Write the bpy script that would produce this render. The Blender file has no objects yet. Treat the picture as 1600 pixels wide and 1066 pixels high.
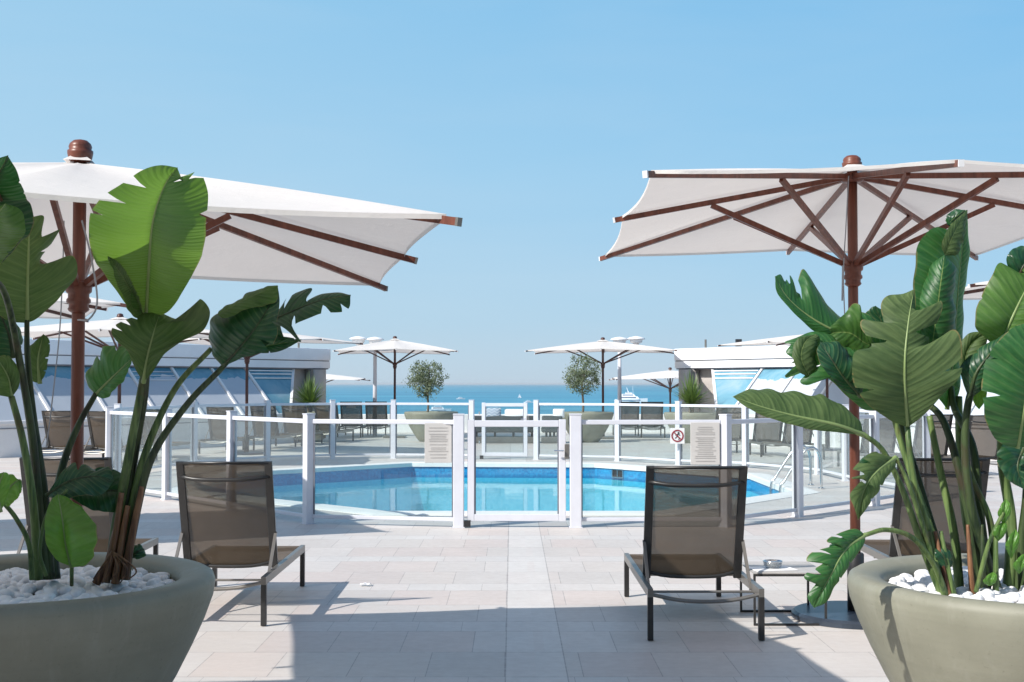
import bpy, bmesh, math, random
from mathutils import Vector, Matrix
random.seed(7)
S = bpy.context.scene
COL = S.collection
R = math.radians

# ---------------------------------------------------------------- camera
H = 1.55; F = 2000.0
TH = math.atan(67.0 / F)
cd = bpy.data.cameras.new("camera"); cam = bpy.data.objects.new("camera", cd); COL.objects.link(cam)
cam.location = (0, 0, H); cam.rotation_euler = (math.pi / 2 + TH, 0, 0)
cd.sensor_width = 36; cd.lens = 45; cd.clip_start = 0.05; cd.clip_end = 200000
S.camera = cam
S.render.resolution_x = 1024; S.render.resolution_y = 682

# ---------------------------------------------------------------- world, sun
SUNV = Vector((-1.0, -0.72, 1.0)).normalized()
EL = math.asin(SUNV.z); AZ = math.atan2(SUNV.x, SUNV.y)
W = bpy.data.worlds.new("World"); S.world = W; W.use_nodes = True
wn = W.node_tree; wn.nodes.clear()
sky = wn.nodes.new('ShaderNodeTexSky'); sky.sky_type = 'NISHITA'; sky.sun_disc = False
sky.sun_elevation = EL; sky.sun_rotation = AZ % (2 * math.pi)
sky.air_density = 1.0; sky.dust_density = 1.0; sky.ozone_density = 2.4; sky.altitude = 0
bg = wn.nodes.new('ShaderNodeBackground'); bg.inputs[1].default_value = 0.115
wo = wn.nodes.new('ShaderNodeOutputWorld')

EXPO = 0.5; BGS = 0.115
tc = wn.nodes.new('ShaderNodeTexCoord'); sx = wn.nodes.new('ShaderNodeSeparateXYZ'); wn.links.new(tc.outputs['Generated'], sx.inputs[0])
def wramp(inp, stops):
    nd = wn.nodes.new('ShaderNodeValToRGB'); e = nd.color_ramp.elements
    while len(e) < len(stops): e.new(.5)
    for i, (p_, c_) in enumerate(stops): e[i].position = p_; e[i].color = (*c_, 1)
    wn.links.new(inp, nd.inputs[0]); return nd.outputs[0]
def wmix(f, a, b):
    nd = wn.nodes.new('ShaderNodeMix'); nd.data_type = 'RGBA'
    for i_, v_ in ((0, f), (6, a), (7, b)):
        if hasattr(v_, 'is_linked'): wn.links.new(v_, nd.inputs[i_])
        else: nd.inputs[i_].default_value = v_
    return nd.outputs[2]
def sc(r_, g_, b_):
    f_ = lambda v_: ((v_ / 255 + .055) / 1.055) ** 2.4
    return (f_(r_), f_(g_), f_(b_))
airL = wramp(sx.outputs[2], [(0, sc(194, 215, 231)), (.05, sc(184, 214, 235)), (.16, sc(172, 213, 239)), (.32, sc(154, 206, 239))])
airR = wramp(sx.outputs[2], [(0, sc(190, 212, 231)), (.05, sc(168, 207, 234)), (.16, sc(146, 201, 237)), (.32, sc(116, 188, 236))])
azm = wn.nodes.new('ShaderNodeMapRange'); azm.inputs[1].default_value = -.38; azm.inputs[2].default_value = .38; azm.clamp = True
wn.links.new(sx.outputs[0], azm.inputs[0])
air = wmix(azm.outputs[0], airL, airR)
mpw = wn.nodes.new('ShaderNodeMapping'); mpw.inputs['Scale'].default_value = (2.2, 2.2, 11); wn.links.new(tc.outputs['Generated'], mpw.inputs[0])
nzw = wn.nodes.new('ShaderNodeTexNoise'); nzw.inputs['Scale'].default_value = 1.6; nzw.inputs['Detail'].default_value = 4; nzw.inputs['Distortion'].default_value = .6; wn.links.new(mpw.outputs[0], nzw.inputs['Vector'])
mrw = wn.nodes.new('ShaderNodeMapRange'); mrw.inputs[1].default_value = .4; mrw.inputs[2].default_value = .8; mrw.inputs[4].default_value = .16; wn.links.new(nzw.outputs[0], mrw.inputs[0])
air = wmix(mrw.outputs[0], air, (*sc(205, 224, 238), 1))
ml = wn.nodes.new('ShaderNodeVectorMath'); ml.operation = 'SCALE'; ml.inputs['Scale'].default_value = 1 / (BGS * 2 ** EXPO)
wn.links.new(air, ml.inputs[0])
hi = wn.nodes.new('ShaderNodeMapRange'); hi.inputs[1].default_value = .33; hi.inputs[2].default_value = .75; hi.inputs[3].default_value = .92; hi.inputs[4].default_value = 0; hi.clamp = True
wn.links.new(sx.outputs[2], hi.inputs[0])
skyc = wmix(hi.outputs[0], sky.outputs[0], ml.outputs[0])
wn.links.new(skyc, bg.inputs[0]); bg.inputs[1].default_value = BGS; wn.links.new(bg.outputs[0], wo.inputs[0])
sl = bpy.data.lights.new("sun", 'SUN'); sl.energy = 4.2; sl.angle = R(0.53); sl.color = (1, .945, .875)
so = bpy.data.objects.new("sun", sl); COL.objects.link(so)
so.rotation_euler = SUNV.to_track_quat('Z', 'Y').to_euler()
S.view_settings.view_transform = 'Standard'; S.view_settings.look = 'None'
S.view_settings.exposure = EXPO; S.view_settings.gamma = 1
S.cycles.transparent_max_bounces = 24; S.cycles.max_bounces = 10

# ---------------------------------------------------------------- pixel rays to world points
def P(px, py, d):
    xc = (px - 800) / F; yc = (533 - py) / F
    v = Vector((xc, math.cos(TH) - yc * math.sin(TH), math.sin(TH) + yc * math.cos(TH)))
    v = v * (d / v.y)
    return Vector((0, 0, H)) + v
def X(px, d): return (px - 800) / F * d

# ---------------------------------------------------------------- materials
class NT:
    def __init__(s, name):
        s.m = bpy.data.materials.new(name); s.m.use_nodes = True
        s.t = s.m.node_tree; s.t.nodes.clear()
        s.out = s.t.nodes.new('ShaderNodeOutputMaterial')
    def n(s, typ, **k):
        nd = s.t.nodes.new(typ)
        for a, b in k.items(): setattr(nd, a, b)
        return nd
    def l(s, a, b): s.t.links.new(a, b)
    def val(s, inp, v):
        if hasattr(v, 'links') or hasattr(v, 'is_linked'): s.l(v, inp)
        else: inp.default_value = v
    def math(s, op, a, b=0.0, c=None):
        nd = s.n('ShaderNodeMath', operation=op)
        s.val(nd.inputs[0], a); s.val(nd.inputs[1], b)
        if c is not None: s.val(nd.inputs[2], c)
        return nd.outputs[0]
    def mix(s, f, a, b, mode='MIX'):
        nd = s.n('ShaderNodeMix', data_type='RGBA', blend_type=mode)
        s.val(nd.inputs[0], f); s.val(nd.inputs[6], a); s.val(nd.inputs[7], b)
        return nd.outputs[2]
    def ramp(s, f, stops):
        nd = s.n('ShaderNodeValToRGB'); e = nd.color_ramp.elements
        while len(e) < len(stops): e.new(0.5)
        for i, (p, c) in enumerate(stops):
            e[i].position = p; e[i].color = (*c, 1) if len(c) == 3 else c
        s.val(nd.inputs[0], f); return nd.outputs[0]
    def noise(s, scale, detail=3, rough=.5, vec=None, dist=0):
        nd = s.n('ShaderNodeTexNoise'); nd.inputs['Scale'].default_value = scale
        nd.inputs['Detail'].default_value = detail; nd.inputs['Roughness'].default_value = rough
        nd.inputs['Distortion'].default_value = dist
        if vec is not None: s.l(vec, nd.inputs['Vector'])
        return nd.outputs[0]
    def obj(s): return s.n('ShaderNodeTexCoord').outputs['Object']
    def pos(s): return s.n('ShaderNodeNewGeometry').outputs['Position']
    def bump(s, h, strength=.2, dist=.01):
        nd = s.n('ShaderNodeBump'); nd.inputs['Strength'].default_value = strength
        nd.inputs['Distance'].default_value = dist; s.l(h, nd.inputs['Height']); return nd.outputs[0]
    def pr(s, col, rough=.5, spec=.5, metal=0, normal=None, **k):
        nd = s.n('ShaderNodeBsdfPrincipled')
        s.val(nd.inputs['Base Color'], (*col, 1) if isinstance(col, tuple) and len(col) == 3 else col)
        s.val(nd.inputs['Roughness'], rough); nd.inputs['Specular IOR Level'].default_value = spec
        nd.inputs['Metallic'].default_value = metal
        if normal is not None: s.l(normal, nd.inputs['Normal'])
        for a, b in k.items(): nd.inputs[a.replace('_', ' ')].default_value = b
        return nd.outputs[0]
    def fin(s, sh): s.l(sh, s.out.inputs[0]); return s.m

def mat(name, col, rough=.5, spec=.5, metal=0, var=.12, scale=6, bump=.0, bscale=60):
    t = NT(name); o = t.obj()
    n = t.noise(scale, 4, .6, o)
    c = t.mix(t.ramp(n, [(.3, (0, 0, 0)), (.7, (1, 1, 1))]), tuple(x * (1 - var) for x in col) + (1,), tuple(min(1, x * (1 + var)) for x in col) + (1,))
    nm = t.bump(t.noise(bscale, 3, .6, o), bump, .004) if bump else None
    return t.fin(t.pr(c, rough, spec, metal, nm))

def glass_mat(name, tint, rough=.02, ior=1.45, haze=0.0):
    t = NT(name)
    tr = t.n('ShaderNodeBsdfTransparent'); tr.inputs[0].default_value = (*tint, 1)
    gl = t.n('ShaderNodeBsdfGlossy'); gl.inputs['Roughness'].default_value = rough
    lw = t.n('ShaderNodeLayerWeight'); lw.inputs[0].default_value = .5
    f0 = ((ior - 1) / (ior + 1)) ** 2
    fr = t.math('ADD', f0, t.math('MULTIPLY', t.math('POWER', lw.outputs['Facing'], 5), 1 - f0))
    mx = t.n('ShaderNodeMixShader'); t.l(fr, mx.inputs[0]); t.l(tr.outputs[0], mx.inputs[1]); t.l(gl.outputs[0], mx.inputs[2])
    if haze:
        df = t.n('ShaderNodeBsdfDiffuse'); df.inputs[0].default_value = (.8, .85, .85, 1)
        m2 = t.n('ShaderNodeMixShader'); m2.inputs[0].default_value = haze
        t.l(mx.outputs[0], m2.inputs[1]); t.l(df.outputs[0], m2.inputs[2]); return t.fin(m2.outputs[0])
    return t.fin(mx.outputs[0])

def planter_mat():
    t = NT('sage_planter'); o = t.obj()
    n = t.noise(3.5, 5, .6, o); f = t.noise(60, 4, .6, o)
    mp = t.n('ShaderNodeMapping'); mp.inputs['Scale'].default_value = (9, 9, .9); t.l(o, mp.inputs[0])
    st = t.noise(1.3, 5, .65, mp.outputs[0], .6)
    mp2 = t.n('ShaderNodeMapping'); mp2.inputs['Scale'].default_value = (1, 1, 30); t.l(o, mp2.inputs[0])
    band = t.noise(1, 3, .5, mp2.outputs[0])
    c = t.ramp(n, [(.3, (.20, .20, .152)), (.7, (.255, .255, .20))])
    c = t.mix(t.math('MULTIPLY', t.ramp(st, [(.52, (0, 0, 0)), (.72, (1, 1, 1))]), .35), c, (.33, .33, .28, 1))
    c = t.mix(t.math('MULTIPLY', t.ramp(band, [(.5, (0, 0, 0)), (.7, (1, 1, 1))]), .15), c, (.14, .14, .11, 1))
    c = t.mix(t.math('MULTIPLY', t.ramp(f, [(.62, (0, 0, 0)), (.72, (1, 1, 1))]), .35), c, (.12, .11, .085, 1))
    return t.fin(t.pr(c, t.ramp(n, [(.3, (.42,) * 3), (.7, (.62,) * 3)]), .4, 0, t.bump(t.math('ADD', f, band), .18, .004)))

def paving():
    t = NT('stone_paving'); pos = t.pos()
    sp = t.n('ShaderNodeSeparateXYZ'); t.l(pos, sp.inputs[0]); x, y = sp.outputs[0], sp.outputs[1]
    py_ = t.math('DIVIDE', t.math('SUBTRACT', y, 8.08 - 158), 1.58); pr_ = t.math('FLOOR', py_); yy = t.math('MULTIPLY', t.math('FRACT', py_), 1.58)
    narrow = t.math('LESS_THAN', yy, .33)
    sub = t.math('ADD', t.math('GREATER_THAN', yy, .33), t.math('GREATER_THAN', yy, .955))
    row = t.math('ADD', t.math('MULTIPLY', pr_, 3), sub)
    wr = t.n('ShaderNodeTexWhiteNoise', noise_dimensions='1D'); t.l(row, wr.inputs['W'])
    wide = t.math('SUBTRACT', .42, t.math('MULTIPLY', narrow, .14))
    side = t.math('GREATER_THAN', x, .13)
    rx = t.math('DIVIDE', t.math('ADD', x, t.math('ADD', 100, t.math('MULTIPLY', t.math('MODULO', row, 2), .19))), wide)
    colm = t.math('FLOOR', rx); fx = t.math('FRACT', rx)
    cb = t.n('ShaderNodeCombineXYZ'); t.l(colm, cb.inputs[0]); t.l(row, cb.inputs[1]); t.l(side, cb.inputs[2])
    w2 = t.n('ShaderNodeTexWhiteNoise', noise_dimensions='3D'); t.l(cb.outputs[0], w2.inputs['Vector'])
    tile = t.ramp(w2.outputs[0], [(0, (.545, .48, .445)), (.25, (.58, .51, .47)), (.5, (.575, .53, .49)), (.75, (.53, .495, .465)), (1, (.62, .58, .545))])
    light = t.math('MULTIPLY', narrow, .5)
    tile = t.mix(light, tile, (.62, .605, .585, 1))
    strip = t.math('LESS_THAN', t.math('ABSOLUTE', t.math('SUBTRACT', x, .13)), .165)
    tile = t.mix(t.math('MULTIPLY', strip, .55), tile, (.65, .635, .61, 1))
    st = t.noise(1.3, 6, .65, pos, .4); st2 = t.noise(14, 5, .7, pos)
    tile = t.mix(t.math('MULTIPLY', t.ramp(st, [(.35, (0, 0, 0)), (.75, (1, 1, 1))]), .34), tile, (.38, .355, .335, 1))
    tile = t.mix(t.math('MULTIPLY', t.ramp(st2, [(.4, (0, 0, 0)), (.7, (1, 1, 1))]), .14), tile, (.36, .32, .30, 1))
    mp = t.n('ShaderNodeMapping'); mp.inputs['Scale'].default_value = (1.2, 9, 1); t.l(pos, mp.inputs[0])
    vein = t.noise(2.2, 6, .7, mp.outputs[0], 1.2)
    tile = t.mix(t.math('MULTIPLY', t.ramp(vein, [(.45, (0, 0, 0)), (.62, (1, 1, 1))]), .12), tile, (.68, .66, .63, 1))
    def edge(f, w): return t.math('LESS_THAN', t.math('SUBTRACT', .5, t.math('ABSOLUTE', t.math('SUBTRACT', f, .5))), w)
    inside = t.math('SUBTRACT', 1, strip)
    jx = t.math('MULTIPLY', edge(fx, .006), inside)
    sb = t.math('LESS_THAN', t.math('ABSOLUTE', t.math('SUBTRACT', t.math('ABSOLUTE', t.math('SUBTRACT', x, .13)), .165)), .0035)
    ey = 9.0
    for b_ in (0, .33, .955, 1.58): ey = t.math('MINIMUM', ey, t.math('ABSOLUTE', t.math('SUBTRACT', yy, b_)))
    j = t.math('MAXIMUM', t.math('MAXIMUM', jx, t.math('LESS_THAN', ey, .004)), sb)
    c = t.mix(t.math('MULTIPLY', t.math('MULTIPLY', j, .85), t.ramp(st2, [(.3, (.5, .5, .5)), (.6, (1, 1, 1))])), tile, (.27, .245, .235, 1))
    h = t.math('SUBTRACT', t.math('MULTIPLY', st2, .4), j)
    ro = t.ramp(st2, [(.3, (.42, .42, .42)), (.7, (.62, .62, .62))])
    return t.fin(t.pr(c, ro, .35, 0, t.bump(h, .25, .004)))

def mosaic(name, c1, c2, size=.03):
    t = NT(name); o = t.pos()
    v = t.n('ShaderNodeTexVoronoi', distance='CHEBYCHEV'); v.inputs['Scale'].default_value = 1 / size
    v.inputs['Randomness'].default_value = 0.05; t.l(o, v.inputs['Vector'])
    w = t.n('ShaderNodeTexWhiteNoise', noise_dimensions='3D'); t.l(v.outputs['Color'], w.inputs['Vector'])
    c = t.mix(w.outputs[0], (*c1, 1), (*c2, 1))
    c = t.mix(t.math('MULTIPLY', t.noise(1.2, 4, .6, o), .10), c, (.3, .6, .8, 1))
    return t.fin(t.pr(c, .3, .5))

def water_mat():
    t = NT('pool_water'); o = t.pos()
    n = t.noise(1.6, 3, .5, o); n2 = t.noise(6, 3, .5, o)
    h = t.math('ADD', n, t.math('MULTIPLY', n2, .25)); nm = t.bump(h, .35, .012)
    tr = t.n('ShaderNodeBsdfTransparent'); tr.inputs[0].default_value = (.58, .94, .98, 1)
    gl = t.n('ShaderNodeBsdfGlossy'); gl.inputs['Roughness'].default_value = .02; gl.inputs[0].default_value = (.93, .98, 1, 1); t.l(nm, gl.inputs['Normal'])
    fr = t.n('ShaderNodeFresnel'); fr.inputs[0].default_value = 1.33; t.l(nm, fr.inputs['Normal'])
    mx = t.n('ShaderNodeMixShader'); t.l(t.math('MULTIPLY', fr.outputs[0], .62), mx.inputs[0]); t.l(tr.outputs[0], mx.inputs[1]); t.l(gl.outputs[0], mx.inputs[2])
    return t.fin(mx.outputs[0])

def sea_mat():
    t = NT('sea_water'); o = t.pos()
    mp = t.n('ShaderNodeMapping'); mp.inputs['Scale'].default_value = (.0015, .006, 1); t.l(o, mp.inputs[0])
    n = t.noise(1, 5, .6, mp.outputs[0], .6)
    mp2 = t.n('ShaderNodeMapping'); mp2.inputs['Scale'].default_value = (.02, .08, 1); t.l(o, mp2.inputs[0])
    n2 = t.noise(1, 6, .65, mp2.outputs[0], .5)
    c = t.ramp(n, [(.3, (.035, .17, .29)), (.5, (.05, .24, .36)), (.7, (.085, .33, .44))])
    c = t.mix(t.math('MULTIPLY', t.ramp(n2, [(.5, (0, 0, 0)), (.75, (1, 1, 1))]), .45), c, (.20, .48, .60, 1))
    return t.fin(t.pr(c, .55, .25, 0, t.bump(n2, .6, 2.0)))

def fabric_mesh(name, col, see):
    t = NT(name); o = t.obj()
    mp = t.n('ShaderNodeMapping'); mp.inputs['Scale'].default_value = (1, 1, 1); t.l(o, mp.inputs[0])
    wv = t.noise(9, 3, .5, o)
    c = t.mix(wv, tuple(x * .85 for x in col) + (1,), tuple(x * 1.15 for x in col) + (1,))
    pr = t.pr(c, .75, .25)
    tl = t.n('ShaderNodeBsdfTranslucent'); t.l(c, tl.inputs[0])
    m0 = t.n('ShaderNodeMixShader'); m0.inputs[0].default_value = .3; t.l(pr, m0.inputs[1]); t.l(tl.outputs[0], m0.inputs[2])
    tr = t.n('ShaderNodeBsdfTransparent'); tr.inputs[0].default_value = (.98, .94, .9, 1)
    mx = t.n('ShaderNodeMixShader'); mx.inputs[0].default_value = see; t.l(m0.outputs[0], mx.inputs[1]); t.l(tr.outputs[0], mx.inputs[2])
    return t.fin(mx.outputs[0])

def canopy_mat():
    t = NT('white_canvas'); o = t.obj()
    n = t.noise(2.5, 4, .5, o, .5); n2 = t.noise(400, 1, .5, o)
    c = t.ramp(n, [(.3, (.745, .72, .69)), (.7, (.79, .765, .735))])
    wr_ = t.noise(7, 5, .6, o, 2.5)
    nm = t.bump(t.math('ADD', t.math('ADD', n, t.math('MULTIPLY', wr_, .35)), t.math('MULTIPLY', n2, .01)), .28, .03)
    pr = t.pr(c, .85, .15, 0, nm)
    tl = t.n('ShaderNodeBsdfTranslucent'); tl.inputs[0].default_value = (.90, .83, .78, 1); t.l(nm, tl.inputs['Normal'])
    mx = t.n('ShaderNodeMixShader'); mx.inputs[0].default_value = .27; t.l(pr, mx.inputs[1]); t.l(tl.outputs[0], mx.inputs[2])
    return t.fin(mx.outputs[0])

def leaf_mat(name, c1, c2, trans, tcol, rough=.35, spec=.45, vein=.5):
    t = NT(name)
    uv = t.n('ShaderNodeUVMap'); uv.uv_map = 'UVMap'
    sp = t.n('ShaderNodeSeparateXYZ'); t.l(uv.outputs[0], sp.inputs[0])
    u = t.math('ABSOLUTE', sp.outputs[0]); v = sp.outputs[1]
    ph = t.math('MULTIPLY', t.math('SUBTRACT', v, t.math('MULTIPLY', u, .05)), 420)
    s1 = t.math('SINE', ph)
    cb = t.n('ShaderNodeCombineXYZ'); t.l(t.math('MULTIPLY', t.math('SUBTRACT', v, t.math('MULTIPLY', u, .05)), 60), cb.inputs[0]); t.l(t.math('MULTIPLY', sp.outputs[0], 1.4), cb.inputs[1])
    nz = t.noise(1, 4, .6, cb.outputs[0])
    nb = t.noise(5, 4, .6, t.obj())
    f = t.math('ADD', t.math('MULTIPLY', nz, .75), t.math('MULTIPLY', nb, .35))
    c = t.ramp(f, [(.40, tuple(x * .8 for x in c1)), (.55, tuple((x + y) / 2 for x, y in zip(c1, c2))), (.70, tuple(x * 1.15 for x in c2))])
    fine = t.math('SINE', t.math('MULTIPLY', t.math('SUBTRACT', v, t.math('MULTIPLY', u, .06)), 270))
    c = t.mix(t.math('MULTIPLY', t.math('MULTIPLY', t.ramp(fine, [(.5, (0, 0, 0)), (.95, (1, 1, 1))]), t.ramp(nb, [(.35, (.2, .2, .2)), (.6, (1, 1, 1))])), .20), c, (.24, .33, .13, 1))
    mid = t.math('LESS_THAN', u, .018)
    c = t.mix(t.math('MULTIPLY', mid, .7), c, (.30, .38, .12, 1))
    # dry brown margin in places
    ed = t.math('MULTIPLY', t.math('GREATER_THAN', u, .975), t.math('GREATER_THAN', nb, .5))
    c = t.mix(t.math('MULTIPLY', ed, .7), c, (.22, .17, .07, 1))
    h = t.math('ADD', t.math('ADD', t.math('MULTIPLY', s1, .16 * vein), nz), t.math('MULTIPLY', fine, .25))
    nm = t.bump(h, .35, .006)
    pr = t.pr(c, t.ramp(nb, [(.3, (rough * .85,) * 3), (.7, (rough * 1.2,) * 3)]), spec, 0, nm)
    tl = t.n('ShaderNodeBsdfTranslucent'); t.l(t.mix(t.math('MULTIPLY', nz, .5), (*tcol, 1), tuple(x * .6 for x in tcol) + (1,)), tl.inputs[0]); t.l(nm, tl.inputs['Normal'])
    mx = t.n('ShaderNodeMixShader'); mx.inputs[0].default_value = trans; t.l(pr, mx.inputs[1]); t.l(tl.outputs[0], mx.inputs[2])
    return t.fin(mx.outputs[0])

def stalk_mat(name, c1, c2, c3):
    t = NT(name); o = t.obj()
    mp = t.n('ShaderNodeMapping'); mp.inputs['Scale'].default_value = (45, 45, 2.2); t.l(o, mp.inputs[0])
    n = t.noise(1, 4, .6, mp.outputs[0], .3); n2 = t.noise(7, 4, .6, o)
    c = t.ramp(n, [(.35, c1), (.62, c2)])
    c = t.mix(t.math('MULTIPLY', t.ramp(n2, [(.55, (0, 0, 0)), (.68, (1, 1, 1))]), .7), c, (*c3, 1))
    return t.fin(t.pr(c, .45, .4, 0, t.bump(n, .4, .006)))

def wood_mat(name, c1, c2):
    t = NT(name); o = t.obj()
    mp = t.n('ShaderNodeMapping'); mp.inputs['Scale'].default_value = (14, 14, 1.5); t.l(o, mp.inputs[0])
    n = t.noise(1.6, 5, .6, mp.outputs[0], .8)
    c = t.ramp(n, [(.3, c1), (.7, c2)])
    return t.fin(t.pr(c, .38, .4, 0, t.bump(n, .15, .004)))

M = dict(
    paving=paving(),
    coping=mat('pale_coping_stone', (.74, .73, .71), .55, .35, var=.05, bump=.1),
    tile_dark=mosaic('blue_pool_mosaic', (.002, .15, .36), (.010, .27, .52)),
    tile_floor=mosaic('pale_pool_mosaic', (.22, .74, .86), (.36, .84, .92), .05),
    water=water_mat(), sea=sea_mat(),
    white=mat('white_powder_coat', (.62, .63, .68), .35, .5, var=.04, bump=.05),
    whitewall=mat('white_render', (.74, .74, .75), .7, .3, var=.05, scale=2, bump=.2),
    fascia=mat('white_fascia_panel', (.78, .79, .82), .45, .4, var=.05, scale=1.5),
    greywall=mat('beige_column_render', (.45, .42, .40), .8, .2, var=.15, scale=3, bump=.3),
    bead=mat('grey_glazing_bead', (.16, .17, .20), .5, .4),
    darkline=mat('shadow_gap_metal', (.20, .21, .24), .5, .4),
    glass=glass_mat('clear_fence_glass', (.93, .965, .96), .01, 1.40, .015),
    pane=NT('sloped_window_glass').fin(NT('x').pr((0, 0, 0))) if False else None,
    bronze=mat('dark_bronze_metal', (.055, .055, .055), .38, .5, .6, var=.2, bump=.05),
    bronze2=mat('taupe_metal', (.20, .19, .175), .38, .5, .5, var=.1),
    mesh=fabric_mesh('brown_sling_mesh', (.105, .076, .050), .11),
    mesh_dark=fabric_mesh('charcoal_sling_mesh', (.055, .055, .055), .10),
    canvas=canopy_mat(),
    wood=wood_mat('reddish_wood', (.092, .030, .018), (.21, .070, .044)),
    wood_dark=wood_mat('dark_wood', (.045, .02, .018), (.10, .04, .03)),
    planter=planter_mat(),
    soil=mat('soil', (.05, .04, .03), .9, .1),
    pebble=mat('white_pebble', (.78, .78, .79), .6, .3, var=.12, scale=14, bump=.3),
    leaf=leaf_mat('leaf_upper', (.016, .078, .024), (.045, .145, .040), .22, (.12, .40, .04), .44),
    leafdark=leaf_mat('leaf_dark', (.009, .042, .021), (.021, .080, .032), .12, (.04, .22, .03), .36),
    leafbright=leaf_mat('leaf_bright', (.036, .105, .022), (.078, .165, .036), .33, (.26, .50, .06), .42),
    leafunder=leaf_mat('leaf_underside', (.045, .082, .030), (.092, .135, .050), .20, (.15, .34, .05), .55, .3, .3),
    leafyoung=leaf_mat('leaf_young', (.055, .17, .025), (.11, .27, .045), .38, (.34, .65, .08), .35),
    stalk=stalk_mat('green_stalk', (.035, .075, .022), (.15, .22, .07), (.11, .075, .035)),
    stalkdark=stalk_mat('dark_stalk', (.010, .022, .010), (.055, .085, .03), (.05, .032, .018)),
    stalkdry=stalk_mat('dry_leaf_sheath', (.06, .022, .012), (.24, .12, .06), (.30, .17, .09)),
    rib=mat('pale_midrib', (.22, .30, .11), .4, .4),
    olive=leaf_mat('olive_leaf', (.09, .12, .06), (.20, .24, .15), .15, (.2, .3, .1), .5),
    bark=mat('grey_bark', (.16, .13, .10), .9, .2, var=.3, scale=20, bump=.5),
    yucca=leaf_mat('yucca_leaf', (.07, .13, .03), (.16, .24, .07), .2, (.2, .35, .05), .4),
    steel=mat('polished_steel', (.62, .63, .64), .18, .5, .95, var=.04),
    black=mat('black_plastic', (.02, .02, .022), .4, .5),
    sign=mat('pale_notice_board', (.50, .485, .465), .5, .4, var=.03),
    signtext=mat('grey_print', (.40, .385, .37), .6, .2),
    signwhite=mat('white_sign', (.85, .78, .78), .4, .4, var=.02),
    signred=mat('red_sign_ring', (.30, .012, .02), .4, .4),
    rope=mat('grey_rope', (.35, .36, .38), .8, .2),
    cushion=mat('charcoal_cushion', (.06, .07, .075), .85, .2, var=.2),
    towel=mat('white_towel', (.80, .80, .82), .9, .1, var=.05, bump=.4, bscale=30),
    hull=mat('white_hull', (.85, .85, .86), .3, .5, var=.03),
    navy=mat('navy_blue', (.02, .06, .15), .6, .3),
    paper=mat('white_leaflet', (.75, .75, .76), .6, .3, var=.04),
    baseblue=mat('slate_base', (.03, .042, .062), .35, .5, var=.2),
)
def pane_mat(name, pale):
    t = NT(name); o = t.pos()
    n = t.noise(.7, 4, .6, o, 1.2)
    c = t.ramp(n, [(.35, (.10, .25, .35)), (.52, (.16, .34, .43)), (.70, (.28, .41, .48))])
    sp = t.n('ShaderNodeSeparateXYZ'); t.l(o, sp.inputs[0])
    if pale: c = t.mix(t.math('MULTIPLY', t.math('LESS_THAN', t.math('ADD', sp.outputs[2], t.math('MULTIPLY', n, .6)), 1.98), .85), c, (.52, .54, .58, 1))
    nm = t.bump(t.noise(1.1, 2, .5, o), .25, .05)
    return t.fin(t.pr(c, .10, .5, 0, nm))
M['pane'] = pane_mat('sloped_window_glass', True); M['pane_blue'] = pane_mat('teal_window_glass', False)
def chev_mat():
    t = NT('chevron_print'); o = t.obj(); sp = t.n('ShaderNodeSeparateXYZ'); t.l(o, sp.inputs[0])
    z = t.math('ABSOLUTE', t.math('SUBTRACT', t.math('FRACT', t.math('MULTIPLY', sp.outputs[0], 7)), .5))
    f = t.math('FRACT', t.math('MULTIPLY', t.math('ADD', sp.outputs[2], t.math('MULTIPLY', z, .14)), 13))
    return t.fin(t.pr(t.mix(t.math('GREATER_THAN', f, .5), (.02, .10, .22, 1), (.8, .82, .85, 1)), .9, .1))
M['chev'] = chev_mat()

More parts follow.
